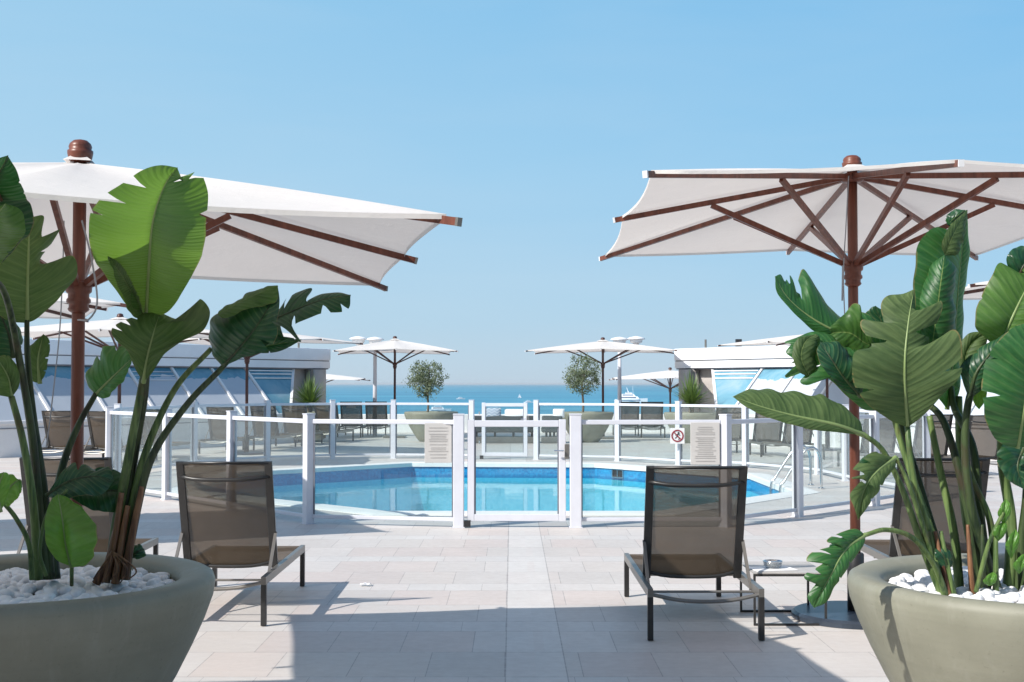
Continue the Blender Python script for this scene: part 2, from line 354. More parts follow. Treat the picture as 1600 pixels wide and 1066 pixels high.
# ---------------------------------------------------------------- mesh helpers
class MB:
    def __init__(s): s.v = []; s.f = []; s.uv = None
    def add(s, vs, fs):
        o = len(s.v); s.v += [tuple(v) for v in vs]; s.f += [tuple(i + o for i in f) for f in fs]; return s
    def box(s, c, size, rz=0, m=None):
        hx, hy, hz = size[0] / 2, size[1] / 2, size[2] / 2
        vs = [Vector((x, y, z)) for z in (-hz, hz) for x, y in ((-hx, -hy), (hx, -hy), (hx, hy), (-hx, hy))]
        rm = Matrix.Rotation(rz, 3, 'Z') if m is None else m
        vs = [rm @ v + Vector(c) for v in vs]
        return s.add(vs, [(0, 3, 2, 1), (4, 5, 6, 7), (0, 1, 5, 4), (1, 2, 6, 5), (2, 3, 7, 6), (3, 0, 4, 7)])
    def bar(s, a, b, w, h=None, up=(0, 0, 1)):
        a = Vector(a); b = Vector(b); h = w if h is None else h
        d = (b - a).normalized(); u = Vector(up)
        if abs(d.dot(u)) > .98: u = Vector((0, 1, 0))
        x = d.cross(u).normalized(); z = x.cross(d)
        vs = [p + x * i * w / 2 + z * j * h / 2 for p in (a, b) for i, j in ((-1, -1), (1, -1), (1, 1), (-1, 1))]
        return s.add(vs, [(0, 1, 2, 3), (7, 6, 5, 4), (0, 4, 5, 1), (1, 5, 6, 2), (2, 6, 7, 3), (3, 7, 4, 0)])
    def tube(s, pts, r, n=8):
        pts = [Vector(p) for p in pts]; k = len(pts)
        rs = r if isinstance(r, (list, tuple)) else [r] * k
        vs = []; pu = None
        for i, p in enumerate(pts):
            d = (pts[min(i + 1, k - 1)] - pts[max(i - 1, 0)]).normalized()
            u = (Vector((0, 0, 1)) if abs(d.z) < .9 else Vector((1, 0, 0))) if pu is None else pu
            u = (u - d * u.dot(d)).normalized(); w = d.cross(u); pu = u
            for j in range(n):
                a = 2 * math.pi * j / n; vs.append(p + (u * math.cos(a) + w * math.sin(a)) * rs[i])
        fs = [(i * n + j, i * n + (j + 1) % n, (i + 1) * n + (j + 1) % n, (i + 1) * n + j) for i in range(k - 1) for j in range(n)]
        fs.append(tuple(range(n - 1, -1, -1))); fs.append(tuple((k - 1) * n + j for j in range(n)))
        return s.add(vs, fs)
    def lathe(s, prof, c=(0, 0, 0), n=32, cap=True):
        vs = []; k = len(prof)
        for r, z in prof:
            for j in range(n):
                a = 2 * math.pi * j / n; vs.append((c[0] + r * math.cos(a), c[1] + r * math.sin(a), c[2] + z))
        fs = [(i * n + j, i * n + (j + 1) % n, (i + 1) * n + (j + 1) % n, (i + 1) * n + j) for i in range(k - 1) for j in range(n)]
        if cap: fs.append(tuple(range(n - 1, -1, -1))); fs.append(tuple((k - 1) * n + j for j in range(n)))
        return s.add(vs, fs)
    def poly(s, pts, z0, z1):
        k = len(pts); vs = [(x, y, z0) for x, y in pts] + [(x, y, z1) for x, y in pts]
        return s.add(vs, [tuple(range(k - 1, -1, -1)), tuple(range(k, 2 * k))] + [(i, (i + 1) % k, k + (i + 1) % k, k + i) for i in range(k)])
    def grid(s, rows):
        k = len(rows[0]); vs = [p for r in rows for p in r]
        return s.add(vs, [(i * k + j, i * k + j + 1, (i + 1) * k + j + 1, (i + 1) * k + j) for i in range(len(rows) - 1) for j in range(k - 1)])
    def build(s, name, m, parent=None, smooth=False, bevel=0, recalc=True):
        me = bpy.data.meshes.new(name); me.from_pydata(s.v, [], s.f)
        if s.uv is not None:
            ul = me.uv_layers.new(name='UVMap')
            for lp in me.loops: ul.data[lp.index].uv = s.uv[lp.vertex_index]
        if recalc:
            b = bmesh.new(); b.from_mesh(me); bmesh.ops.recalc_face_normals(b, faces=b.faces); b.to_mesh(me); b.free()
        me.materials.append(M[m] if isinstance(m, str) else m)
        if smooth: me.shade_smooth()
        o = bpy.data.objects.new(name, me); COL.objects.link(o)
        if parent is not None: o.parent = parent
        if bevel:
            bv = o.modifiers.new('bevel', 'BEVEL'); bv.width = bevel; bv.segments = 2; bv.limit_method = 'ANGLE'; bv.angle_limit = R(40)
            if smooth is False:
                pass
        return o

def tag(o, label=None, cat=None, group=None, kind=None):
    if label: o['label'] = label
    if cat: o['category'] = cat
    if group: o['group'] = group
    if kind: o['kind'] = kind
    return o
def empty(name, loc=(0, 0, 0), rz=0):
    o = bpy.data.objects.new(name, None); COL.objects.link(o); o.location = loc; o.rotation_euler = (0, 0, rz); o.empty_display_size = .2
    return o
def kids(o): return [c for c in COL.objects if c.parent == o]
def copy_tree(o, parent=None):
    c = o.copy(); COL.objects.link(c)
    if parent is not None: c.parent = parent
    for ch in kids(o): copy_tree(ch, c)
    return c
def struct(name, mb, m, **k): return tag(mb.build(name, m, **k), kind='structure')

def spline(pts, n):
    """Catmull-Rom through pts, n samples, chord-length parameter"""
    pts = [Vector(p) for p in pts]
    L = [0]
    for a, b in zip(pts, pts[1:]): L.append(L[-1] + max((b - a).length, 1e-5))
    out = []
    for i in range(n):
        t = L[-1] * i / (n - 1); k = 0
        while k < len(L) - 2 and t > L[k + 1]: k += 1
        u = (t - L[k]) / (L[k + 1] - L[k])
        p1, p2 = pts[k], pts[k + 1]
        p0 = pts[k - 1] if k > 0 else p1 * 2 - p2; p3 = pts[k + 2] if k + 2 < len(pts) else p2 * 2 - p1
        out.append(.5 * ((2 * p1) + (p2 - p0) * u + (2 * p0 - 5 * p1 + 4 * p2 - p3) * u * u + (3 * p1 - p0 - 3 * p2 + p3) * u ** 3))
    return out

# ---------------------------------------------------------------- SETTING: terrace, pool, sea
POOL = [(-1.96, 25.0), (1.6, 24.75), (4.05, 21.8), (4.05, 18.4), (1.75, 15.45), (-1.5, 15.45), (-4.7, 18.6), (-4.7, 22.4)]
def offset(poly, d):
    out = []; k = len(poly)
    for i in range(k):
        p0, p1, p2 = Vector(poly[i - 1]), Vector(poly[i]), Vector(poly[(i + 1) % k])
        n1 = (p1 - p0).normalized(); n2 = (p2 - p1).normalized()
        a = Vector((-n1.y, n1.x)); b = Vector((-n2.y, n2.x))
        m = (a + b).normalized(); m = m / max(m.dot(a), .3)
        out.append(tuple(p1 + m * d))
    return out
def ringed(inner, outer_rect):
    pass
def ring_mesh(inner, outer, z, mb):
    k = len(inner)
    vs = [(x, y, z) for x, y in inner] + [(x, y, z) for x, y in outer]
    mb.add(vs, [(i, (i + 1) % k, k + (i + 1) % k, k + i) for i in range(k)])
YE = 41.0
cop = offset(POOL, .34)
deck_hole = offset(POOL, .30)
bm = bmesh.new()
outer = [(-60, -25), (60, -25), (60, YE), (-60, YE)]
def loop(pts):
    vs = [bm.verts.new((x, y, 0)) for x, y in pts]
    return [bm.edges.new((vs[i], vs[(i + 1) % len(vs)])) for i in range(len(vs))]
es = loop(outer) + loop(deck_hole)
bmesh.ops.triangle_fill(bm, use_beauty=True, use_dissolve=False, edges=es)
for f in bm.faces:
    if f.normal.z < 0: f.normal_flip()
me = bpy.data.meshes.new('terrace_floor'); bm.to_mesh(me); bm.free(); me.materials.append(M['paving'])
o = bpy.data.objects.new('terrace_floor', me); COL.objects.link(o); tag(o, kind='structure')
# coping with a rounded raised lip
mb = MB(); k = len(POOL)
sec = [(-.03, -.06), (-.03, .012), (0, .025), (.25, .022), (.34, .008), (.34, -.03)]
rings = [[(x, y, z) for x, y in offset(POOL, a)] for a, z in sec]
for a, b in zip(rings, rings[1:]):
    mb.add(a + b, [(i, (i + 1) % k, k + (i + 1) % k, k + i) for i in range(k)])
struct('pool_coping', mb, 'coping')
WZ = -.22
for nm_, za, zb_, mt in (('pool_wall_band', -.05, -.27, 'tile_dark'), ('pool_wall', -.27, -1.1, 'tile_floor')):
    mb = MB(); mb.add([(x, y, za) for x, y in POOL] + [(x, y, zb_) for x, y in POOL], [(i, (i + 1) % k, k + (i + 1) % k, k + i) for i in range(k)])
    struct(nm_, mb, mt)
mb = MB(); mb.add([(x, y, -1.1) for x, y in POOL], [tuple(range(k))]); struct('pool_floor', mb, 'tile_floor', recalc=False)
mb = MB(); mb.add([(x, y, WZ) for x, y in POOL], [tuple(range(k))]); struct('pool_water', mb, 'water', recalc=False)
for ob in ('pool_floor', 'pool_water'):
    me = bpy.data.objects[ob].data
    if me.polygons[0].normal.z < 0: me.flip_normals()
# skimmer openings in the pool wall
for (x, y, a) in ((X(966, 24.1), 24.1, -0.50),):
    pass
struct('lower_terrace', MB().box((0, 46.2, -1.0), (60, 10, .4)), 'whitewall')
struct('parapet', MB().box((0, YE + .12, .27), (60, .24, .62)), 'whitewall', bevel=.02)
n = 60
mb = MB(); rows = []
ds = [51.5, 300, 900, 2000, 5000, 12000, 50000]
for d in ds: rows.append([(x * 34000, d, -20) for x in (-1, -.5, 0, .5, 1)])
mb.grid(rows); o = struct('sea', mb, 'sea', recalc=False)
if o.data.polygons[0].normal.z < 0: o.data.flip_normals()

# ---------------------------------------------------------------- pool skimmers and ladder
def skimmer(px, d0, edge_i, label, m):
    p0 = Vector(POOL[edge_i]); p1 = Vector(POOL[(edge_i + 1) % 8]); dr = (p1 - p0).normalized()
    # where the sight line meets the wall
    vx = (px - 800) / F
    t = (vx * p0.y - p0.x) / (dr.x - vx * dr.y); q = p0 + dr * t
    nrm = Vector((-dr.y, dr.x)); c = sum((Vector(p) for p in POOL), Vector((0, 0))) / 8
    if nrm.dot(c - q) < 0: nrm = -nrm
    e = empty('pool_skimmer', (q.x, q.y, -.14)); ang = math.atan2(dr.y, dr.x)
    fr = MB(); rm = Matrix.Rotation(ang, 3, 'Z')
    for cx, cz, sx, sz in ((0, .075, .30, .02), (0, -.075, .30, .02), (-.14, 0, .02, .13), (.14, 0, .02, .13), (0, 0, .02, .13)):
        v = rm @ Vector((cx, 0, cz)) + Vector((nrm.x * .02, nrm.y * .02, 0)); fr.box(v, (sx, .03, sz), m=rm)
    fr.build('frame', m, e)
    v = Vector((nrm.x * .008, nrm.y * .008, 0)); MB().box(v, (.25, .012, .13), m=rm).build('opening', 'black' if m == 'steel' else 'white', e)
    tag(e, label, 'pool skimmer')
skimmer(966, 24, 1, 'dark square skimmer opening in the lit right hand pool wall', 'steel')
skimmer(441, 22.6, 6, 'white skimmer plate in the shaded left hand pool wall', 'white')

lad = empty('pool_ladder', (4.3, 19.3, 0))
for yy in (-.33, .33):
    pts = [(-.34, yy, -1.05), (-.34, yy, -.05), (-.27, yy, .12), (-.02, yy, .5), (.10, yy, .60), (.20, yy, .58), (.26, yy, .45), (.27, yy, .2), (.27, yy, 0)]
    MB().tube(spline(pts, 40), .021, 10).build('handrail', 'steel', lad, smooth=True)
    MB().lathe([(.05, 0), (.05, .012), (.03, .02)], (.27, yy, .002), 16).build('base_ring', 'steel', lad)
for z in (-.3, -.58, -.86): MB().box((-.34, 0, z), (.08, .64, .025)).build('rung', 'steel', lad)
tag(lad, 'steel pool ladder with two bent handrails at the right end of the pool', 'pool ladder')

# ---------------------------------------------------------------- fence
FP = {k: (X(px, d), d) for k, px, d in (
    ('a', 483, 14.25), ('g1', 717, 13.9), ('g2', 899, 13.9), ('b', 1133, 13.95), ('c', 1245, 15.0))}
front_l = [(X(483, 14.25), 14.25), (X(363, 15.7), 15.7), (X(262, 17.2), 17.2), (X(172, 18.6), 18.6), (-6.55, 21.3), (-6.0, 24.2), (X(418, 25.8), 25.8), (X(520, 26.5), 26.5), (X(615, 26.7), 26.7), (X(737, 26.4), 26.4)]
front_r = [(X(838, 26.3), 26.3), (X(965, 25.8), 25.8), (X(1060, 24.6), 24.6), (X(1164, 23.8), 23.8), (X(1277, 22.0), 22.0), (X(1320, 20.5), 20.5), (5.72, 17.7), (4.62, 16.35), (X(1245, 15.0), 15.0), (X(1133, 13.95), 13.95)]
fence = empty('pool_fence', (0, 13.9, 0))
def loc(p, z=0): return Vector((p[0], p[1] - 13.9, z))
def post(p, w=.10, h=1.21, rz=0):
    m_ = MB().box(loc(p, h / 2), (w, w, h), rz); o_ = m_.build('post', 'white', fence, bevel=.008)
    MB().box(loc(p, h + .006), (w + .008, w + .008, .012), rz).build('post_cap', 'white', o_)
    MB().box(loc(p, .005), (w + .02, w + .02, .01), rz).build('base_plate', 'white', o_)
def panel(p, q, name='glass_panel'):
    a = Vector(p); b = Vector(q); d = (b - a).normalized(); a2 = a + d * .055; b2 = b - d * .055
    up = (0, 0, 1)
    MB().bar(loc(a2, 1.135), loc(b2, 1.135), .05, .05).build('rail', 'white', fence, bevel=.006)
    MB().bar(loc(a2, .085), loc(b2, .085), .045, .04).build('rail', 'white', fence, bevel=.005)
    g = MB().bar(loc(a2 + d * .01, .608), loc(b2 - d * .01, .608), .010, 1.003); go = g.build(name, 'glass', fence)
    for e in (a2 + d * .012, b2 - d * .012):
        MB().bar(loc(e, .106), loc(e, 1.109), .018, .020).build('glazing_bead', 'bead', go)
for lst in (front_l, front_r):
    for i, p in enumerate(lst):
        a = lst[max(0, i - 1)]; b = lst[min(len(lst) - 1, i + 1)]
        post(p, rz=math.atan2(b[1] - a[1], b[0] - a[0]))
    for p, q in zip(lst, lst[1:]): panel(p, q)
g1, g2 = FP['g1'], FP['g2']
post(g1, .115, 1.215); post(g2, .125, 1.215)
panel(FP['a'], g1); panel(g2, FP['b'])
tag(fence, 'white post and rail pool fence with clear glass panels running round the pool', 'fence')

def gate(p, q, name, label, yoff=0):
    a = Vector(p); b = Vector(q); d = (b - a).normalized(); ln = (b - a).length
    e = empty(name, (a.x, a.y, 0), math.atan2(d.y, d.x))
    fr = MB(); w = .075
    fr.box((w / 2, 0, .615), (w, .05, 1.10)); fr.box((ln - w / 2, 0, .615), (w, .05, 1.10))
    fr.box((ln / 2, 0, 1.12), (ln - 2 * w, .048, .07)); fr.box((ln / 2, 0, .105), (ln - 2 * w, .048, .075))
    fr.build('frame', 'white', e, bevel=.006)
    gl_ = MB().box((ln / 2, 0, .613), (ln - 2 * w, .01, .939)).build('glass', 'glass', e)
    for x_ in (w + .008, ln - w - .008): MB().box((x_, 0, .613), (.016, .022, .936)).build('glazing_bead', 'bead', gl_)
    for z in (.35, .95): MB().tube([(-.05, -.03, z - .03), (-.05, -.03, z + .03)], .014, 8).build('hinge', 'steel', e)
    MB().box((ln + .01, -.03, .82), (.05, .05, .16)).build('lock_case', 'bronze2', e, bevel=.005)
    h = MB().tube([(ln - .03, -.05, .83), (ln - .03, -.09, .83), (ln - .13, -.09, .83)], .009, 8).build('handle', 'steel', e)
    MB().box((.0, -.035, .045), (.07, .06, .07)).build('floor_bracket', 'black', e)
    tag(e, label, 'gate')
gate((g1[0] + .095, 13.9), (g2[0] - .105, 13.9), 'pool_gate', 'white framed glass gate in the front of the pool fence')
gate((X(753, 26.4), 26.4), (X(824, 26.4), 26.3), 'pool_gate', 'white framed glass gate in the far side of the fence beyond the water')

# notice boards, round sign
def notice(px0, px1, y0, y1, d, label):
    a = P(px0, y0, d); b = P(px1, y1, d)
    e = empty('notice_board', ((a.x + b.x) / 2, d - .035, (a.z + b.z) / 2)); w = b.x - a.x; h = a.z - b.z
    MB().box((0, 0, 0), (w, .012, h)).build('board', 'sign', e, bevel=.004)
    rr = random.Random(px0); lines = MB(); z = h / 2 - .05
    while z > -h / 2 + .04:
        L = w * rr.uniform(.45, .75); lines.box((0, -.008, z), (L, .004, .006)); z -= rr.choice((.02, .02, .034))
    lines.build('printed_lines', 'signtext', e)
    tag(e, label, 'sign')
notice(664, 706, 661, 723, 13.95, 'pale rectangular notice board with lines of small print, fixed left of the gate')
notice(1078, 1124, 660, 726, 13.95, 'pale rectangular notice board with lines of small print, behind the right lounger')
e = empty('no_running_sign', (X(1058, 24.45), 24.45, 1.55 - 81 * 24.45 / 2000))
MB().box((0, 0, 0), (.27, .012, .30)).build('plate', 'signwhite', e, bevel=.004)
ring = MB(); n = 32
for j in range(n):
    a0 = 2 * math.pi * j / n; a1 = 2 * math.pi * (j + 1) / n
    ring.bar((.105 * math.cos(a0), -.010, .105 * math.sin(a0)), (.105 * math.cos(a1), -.010, .105 * math.sin(a1)), .026, .006, up=(0, 1, 0))
ring.bar((-.07, -.012, .07), (.07, -.012, -.07), .02, .006, up=(0, 1, 0)); ring.build('red_ring', 'signred', e)
fg = MB(); fg.lathe([(.001, -.004), (.02, -.004), (.02, .004), (.001, .004)], (0, 0, 0), 12)
fg.v = [(x + .02, z - .009, y + .055) for x, y, z in fg.v]
for a, b in (((.01, .035), (-.01, -.01)), ((-.01, -.01), (.035, -.035)), ((.035, -.035), (.02, -.075)), ((-.01, -.01), (-.045, -.05)), ((.005, .03), (-.04, .01)), ((.01, .03), (.05, .01))):
    fg.bar((a[0], -.010, a[1]), (b[0], -.010, b[1]), .017, .004, up=(0, 1, 0))
fg.build('figure', 'black', e)
tag(e, 'square sign with a red ring and crossed out figure on a far fence post', 'sign')

# ---------------------------------------------------------------- sun loungers
def make_lounger(meshm='mesh', framem='bronze2'):
    """head end at y=0, foot end at y=1.62, 0.70 wide, origin on the ground"""
    e = empty('sun_lounger'); w = .335; L = 1.6; z = .29
    fr = MB()
    for s in (-1, 1): fr.bar((s * w, -.02, z), (s * w, L + .02, z), .032, .05)
    fr.tube([(-w, L, z), (-w * .5, L, z - .01), (w * .5, L, z - .01), (w, L, z)], .014)
    fr.tube(spline([(-w, .0, z - .01), (-w * .5, 0, z - .045), (0, 0, z - .055), (w * .5, 0, z - .045), (w, .0, z - .01)], 12), .012)
    fr.tube([(-w, .22, z - .03), (w, .22, z - .03)], .008); fr.tube([(-w, .95, z - .03), (w, .95, z - .03)], .012)
    fr.build('frame', framem, e)
    for sx in (-1, 1):
        for y in (.0, L):
            MB().box((sx * w, y, .135), (.034, .042, .262)).build('leg', 'bronze', e, bevel=.003)
    # seat sling
    rows = []
    for i in range(13):
        y = .62 + (L - .02 - .62) * i / 12
        rows.append([(x * (w - .012), y, z + .022 - .035 * (1 - x * x) * math.sin(math.pi * min(1, i / 12 * 1.0)) ** .5) for x in (-1, -.6, -.2, .2, .6, 1)])
    MB().grid(rows).build('seat', meshm, e, smooth=True)
    # back rest
    b0 = Vector((0, .60, z + .03)); b1 = Vector((0, .34, 1.02)); bd = (b1 - b0)
    nrm = Vector((0, bd.z, -bd.y)).normalized()
    rows = []
    for i in range(11):
        t = i / 10; c = b0 + bd * t
        rows.append([Vector((x * (.295), c.y, c.z)) + nrm * (-.03) * (1 - x * x) for x in (-1, -.6, -.2, .2, .6, 1)])
    MB().grid(rows).build('backrest', meshm, e, smooth=True)
    for s in (-1, 1): MB().bar(b0 + Vector((s * .295, 0, -.03)), b1 + Vector((s * .295, 0, .01)), .052, .024, up=(0, 1, 0)).build('back_side_bar', 'bronze', e, bevel=.004)
    cb = MB(); q = b0 + bd * .87
    cb.tube(spline([Vector((-.3, q.y, q.z)), Vector((-.15, q.y - .01, q.z)) + nrm * -.05, Vector((.15, q.y - .01, q.z)) + nrm * -.05, Vector((.3, q.y, q.z))], 12), .013)
    cb.build('back_cross_bar', 'bronze', e, smooth=True)
    MB().tube([b1 + Vector((-.30, 0, 0)), b1 + Vector((.30, 0, 0))], .011).build('top_bar', 'bronze', e, smooth=True); cb = MB()
    q = b0 + bd * .02
    cb.tube(spline([Vector((-.3, q.y, q.z)), Vector((-.15, q.y - .03, q.z - .03)), Vector((.15, q.y - .03, q.z - .03)), Vector((.3, q.y, q.z))], 12), .012)
    cb.build('back_cross_bar', 'bronze', e, smooth=True)
    for s in (-1, 1):
        MB().bar((s * .318, .515, .54), (s * .318, .24, z - .02), .02, .012).build('brace', 'bronze2', e)
    return e
LG = 'sun loungers set out around the terrace'
loungerA = make_lounger()
kit = [c for c in kids(loungerA)]
def put_lounger(x, y, rz, label, proto=None, first=False):
    o = loungerA if first else copy_tree(loungerA if proto is None else proto)
    o.location = (x, y, 0); o.rotation_euler = (0, 0, rz); o['label'] = label; o['category'] = 'sun lounger'; o['group'] = LG
    return o
put_lounger(1.17, 7.78, R(0), 'brown mesh sun lounger with raised back beside the low wire side table', first=True)
put_lounger(-1.925, 8.25, R(.5), 'brown mesh sun lounger with raised back just right of the left planter')
put_lounger(-3.14, 8.72, R(2), 'brown mesh sun lounger half hidden behind the left planter')
put_lounger(3.02, 8.65, R(-1), 'brown mesh sun lounger half hidden behind the right planter')

# far loungers
loungerB = make_lounger('mesh_dark', 'bronze')
far = []
far.append(('B', 546, 37.2, 'dark sun lounger with a grey head pad beyond the far left of the pool fence'))
far.append(('B', 585, 37.4, 'dark sun lounger beside the left lamp post at the back of the terrace'))
far.append(('A', 984, 37.0, 'brown sun lounger just right of the right lamp post at the back'))
far.append(('A', 1020, 36.8, 'brown sun lounger just left of the fence post with the red ring sign'))
far.append(('A', 76, 24.5, 'brown sun lounger left of the wooden umbrella pole in the row beyond the left planter'))
far.append(('A', 146, 24.2, 'brown sun lounger right of the wooden umbrella pole in the row beyond the left planter'))
far.append(('A', 222, 26.0, 'brown sun lounger seen between the stalks and the left end of the fence'))
far.append(('A', 335, 28.4, 'brown sun lounger under the third slanted white mullion of the left pavilion'))
far.append(('A', 402, 30.0, 'brown sun lounger below the narrow blue triangular pane of the left pavilion'))
far.append(('A', 452, 31.8, 'brown sun lounger just left of the left spiky plant'))
far.append(('A', 502, 33.2, 'brown sun lounger in front of the left spiky plant'))
far.append(('A', 1148, 28.0, 'sunlit brown sun lounger nearest the right spiky plant'))
far.append(('A', 1212, 27.2, 'sunlit brown sun lounger seen through the glass below the pale leaf, middle of three'))
far.append(('A', 1262, 26.2, 'sunlit brown sun lounger seen behind the pool ladder'))
far.append(('A', 1390, 22.5, 'brown sun lounger seen between the stalks beside the right umbrella pole'))
far.append(('A', 1475, 21.5, 'brown sun lounger in front of the white base of the right pavilion'))
far.append(('A', 1560, 21.0, 'brown sun lounger at the right edge beyond the right planter'))
usedB = False
for kind, px, d, lb in far:
    rz = R(random.uniform(-3, 3)) + (R(-9) if px < 530 else R(9) if px > 1100 else 0)
    if kind == 'B':
        if not usedB: o = loungerB; usedB = True
        else: o = copy_tree(loungerB)
        o.location = (X(px, d), d, 0); o.rotation_euler = (0, 0, rz); tag(o, lb, 'sun lounger', LG)
    else: put_lounger(X(px, d), d, rz, lb)
# head pad on the first dark lounger
MB().box((0, 0, 0), (.30, .05, .13), m=Matrix.Rotation(R(-19), 3, 'X')).build('head_pad', 'bronze2', loungerB, bevel=.02).location = (0, .33, .90)
for c in kids(bpy.data.objects['sun_lounger']): pass

# ---------------------------------------------------------------- side table, ashtray, leaflet
tb = empty('side_table', (1.785, 8.51, 0)); tw, tdp, th = .235, .245, .33
MB().box((0, 0, th + .004), (2 * tw, 2 * tdp, .008)).build('table_top', mat('pale_table_top', (.42, .40, .38), .5, .4), tb)
for s in (-1, 1):
    f = MB()
    f.bar((-tw, s * tdp, .008), (tw, s * tdp, .008), .014); f.bar((-tw, s * tdp, th - .008), (tw, s * tdp, th - .008), .014)
    f.bar((-tw + .007, s * tdp, .015), (-tw + .007, s * tdp, th - .015), .014); f.bar((tw - .007, s * tdp, .015), (tw - .007, s * tdp, th - .015), .014)
    f.build('leg_frame', 'bronze', tb)
tag(tb, 'low square side table with thin black wire frame beside the right lounger', 'side table')
lf = MB().box((1.70, 8.42, th + .012), (.28, .20, .005), R(12)).build('leaflet', 'paper'); tag(lf, 'white folded leaflet lying on the low side table', 'leaflet')
ash = empty('ashtray', (1.71, 8.44, th + .017))
MB().lathe([(.045, 0), (.058, .012), (.062, .04), (.056, .04), (.05, .012), (.0, .01)], (0, 0, 0), 20).build('bowl', glass_mat('smoked_glass', (.7, .72, .75), .05, 1.6, .15), ash, smooth=True)
MB().lathe([(.062, .036), (.065, .04), (.062, .045), (.055, .045), (.054, .038)], (0, 0, 0), 20).build('rim', 'steel', ash, smooth=True)
tag(ash, 'small round glass ashtray standing on the leaflet', 'ashtray')

# ---------------------------------------------------------------- umbrellas
def umbrella(cx, cy, hx, hy, rot, rim, top, collar, label, group, zb=0, tilt=(0, 0), midup=.05, wood='wood', pr=.034, base='disc', detail=False, fr=(.40, .58)):
    e = empty('patio_umbrella', (cx, cy, zb), 0)
    rm = Matrix.Rotation(rot, 3, 'Z')
    tm = Matrix.Rotation(tilt[0], 3, 'X') @ Matrix.Rotation(tilt[1], 3, 'Y')
    apex = Vector((0, 0, top))
    def T(v): return apex + tm @ (Vector(v) - apex)
    rimpts = [(hx, -hy), (hx, 0), (hx, hy), (0, hy), (-hx, hy), (-hx, 0), (-hx, -hy), (0, -hy)]
    ends = []
    for i, (x, y) in enumerate(rimpts):
        v = rm @ Vector((x, y, 0)); ends.append(T((v.x, v.y, rim + (midup if i % 2 else 0))))
    ap = T((0, 0, top - .09))
    # canopy: 8 sectors, sagging slightly between ribs
    n = 10; rows = []; m_ = MB()
    seg = 8
    rad = []
    for i in range(8):
        a, b = ends[i], ends[(i + 1) % 8]
        for j in range(seg):
            u = j / seg; rad.append((a.lerp(b, u), 4 * u * (1 - u)))
    K = len(rad)
    cen = sum(ends, Vector()) / 8
    for i in range(n + 1):
        t = .035 + .965 * i / n
        row = []
        for (p, sg) in rad:
            q = ap.lerp(p, t)
            inw = (cen - p); inw.z = 0
            q = q + inw * .022 * sg * t ** 3
            q.z -= .028 * sg * math.sin(math.pi * t) + .012 * sg * t - .012 * math.sin(math.pi * t)
            row.append(q)
        row.append(row[0]); rows.append(row)
    m_.grid(rows)
    # short hanging hem
    hem = [[Vector(p) for p in rows[-1]], [Vector(p) + Vector((0, 0, -.018)) for p in rows[-1]]]
    m_.grid(hem)
    m_.build('canopy', 'canvas', e, smooth=True)
    # top cap
    cap = MB(); rows2 = []
    for i in range(4):
        t = (.03 if top > 2.8 else .012) + (.055 if top > 2.8 and cy > 10 else .03) * i / 3; rows2.append([ap.lerp(p, t) + Vector((0, 0, .016 + .008 * (3 - i))) for p, _ in rad] + [ap.lerp(rad[0][0], t) + Vector((0, 0, .016 + .008 * (3 - i)))])
    cap.grid(rows2); cap.build('vent_cap', 'canvas', e, smooth=True)
    MB().tube([(0, 0, .02), (0, 0, top - .08)], pr, 14).build('pole', wood, e, smooth=True)
    k = pr / .034
    fin = MB().lathe([(r_ * k, z_) for r_, z_ in [(.05, -.09), (.060, -.075), (.066, -.05), (.066, -.038), (.056, -.034), (.060, -.02), (.054, -.006), (.036, .008), (.005, .014)]], T((0, 0, top)), 20).build('finial', wood, e, smooth=True)
    MB().lathe([(r_ * k, z_ * k) for r_, z_ in [(.036, -.13), (.050, -.12), (.056, -.11), (.050, -.10), (.050, -.085), (.062, -.075), (.062, -.06), (.054, -.05), (.054, -.03), (.066, -.02), (.070, .02), (.05, .035)]], (0, 0, collar), 20).build('collar', wood, e, smooth=True)
    hub = T((0, 0, top - .12))
    MB().lathe([(.06, -.05), (.075, -.04), (.075, .0), (.05, .01)], hub, 16).build('hub', wood, e, smooth=True)
    for i, p in enumerate(ends):
        dr = (p - hub).normalized(); a = hub + dr * .05 + Vector((0, 0, -.01))
        pe = p + dr * .05 + Vector((0, 0, -.022))
        rb = MB().bar(a, pe, .026 * k, .034 * k).build('rib', wood, e)
        MB().bar(pe, pe + dr * .012, .028 * k, .036 * k).build('rib_cap', 'bronze2' if pr < .03 else 'whitewall', rb)
        frac = fr[i % 2]
        q = a.lerp(pe, frac) + Vector((0, 0, -.02)); c0 = Vector((0, 0, collar + .02)) + Vector((dr.x, dr.y, 0)) * .06
        st = MB().bar(c0, q, .026 * k, .034 * k)
        if detail:
            side = dr.cross(Vector((0, 0, 1))).normalized() * .019
            st = MB().bar(c0 + side, q + side, .014 * k, .027 * k).bar(c0 - side, q - side, .014 * k, .027 * k)
        st.build('strut', wood, e)
    if base == 'disc':
        MB().lathe([(.42, 0), (.42, .03), (.40, .045), (.08, .05)], (0, 0, .002), 40).build('base_plate', 'baseblue', e, smooth=False)
        MB().lathe([(.055, .05), (.055, .42), (.048, .43)], (0, 0, 0), 20).build('base_tube', 'black', e, smooth=True)
    else:
        MB().box((0, 0, .035), (.62, .62, .066)).build('base_plate', 'bronze2', e, bevel=.01)
        MB().lathe([(.045, .068), (.045, .35)], (0, 0, 0), 14).build('base_tube', 'black', e)
    tag(e, label, 'umbrella', group)
    return e
UG = 'white patio umbrellas with wooden ribs'
uR = umbrella(2.28, 8.54, 1.54, 2.13, R(-1), 2.63, 3.07, 2.33, 'large white umbrella with reddish wooden ribs over the right planter', UG)
uL = umbrella(-1.95, 5.75, 1.475, 1.60, R(10), 2.17, 2.64, 1.98, 'large white umbrella whose reddish pole rises behind the left planter', UG, midup=.02, tilt=(0, R(1.0)), pr=.029, fr=(.37, .42))
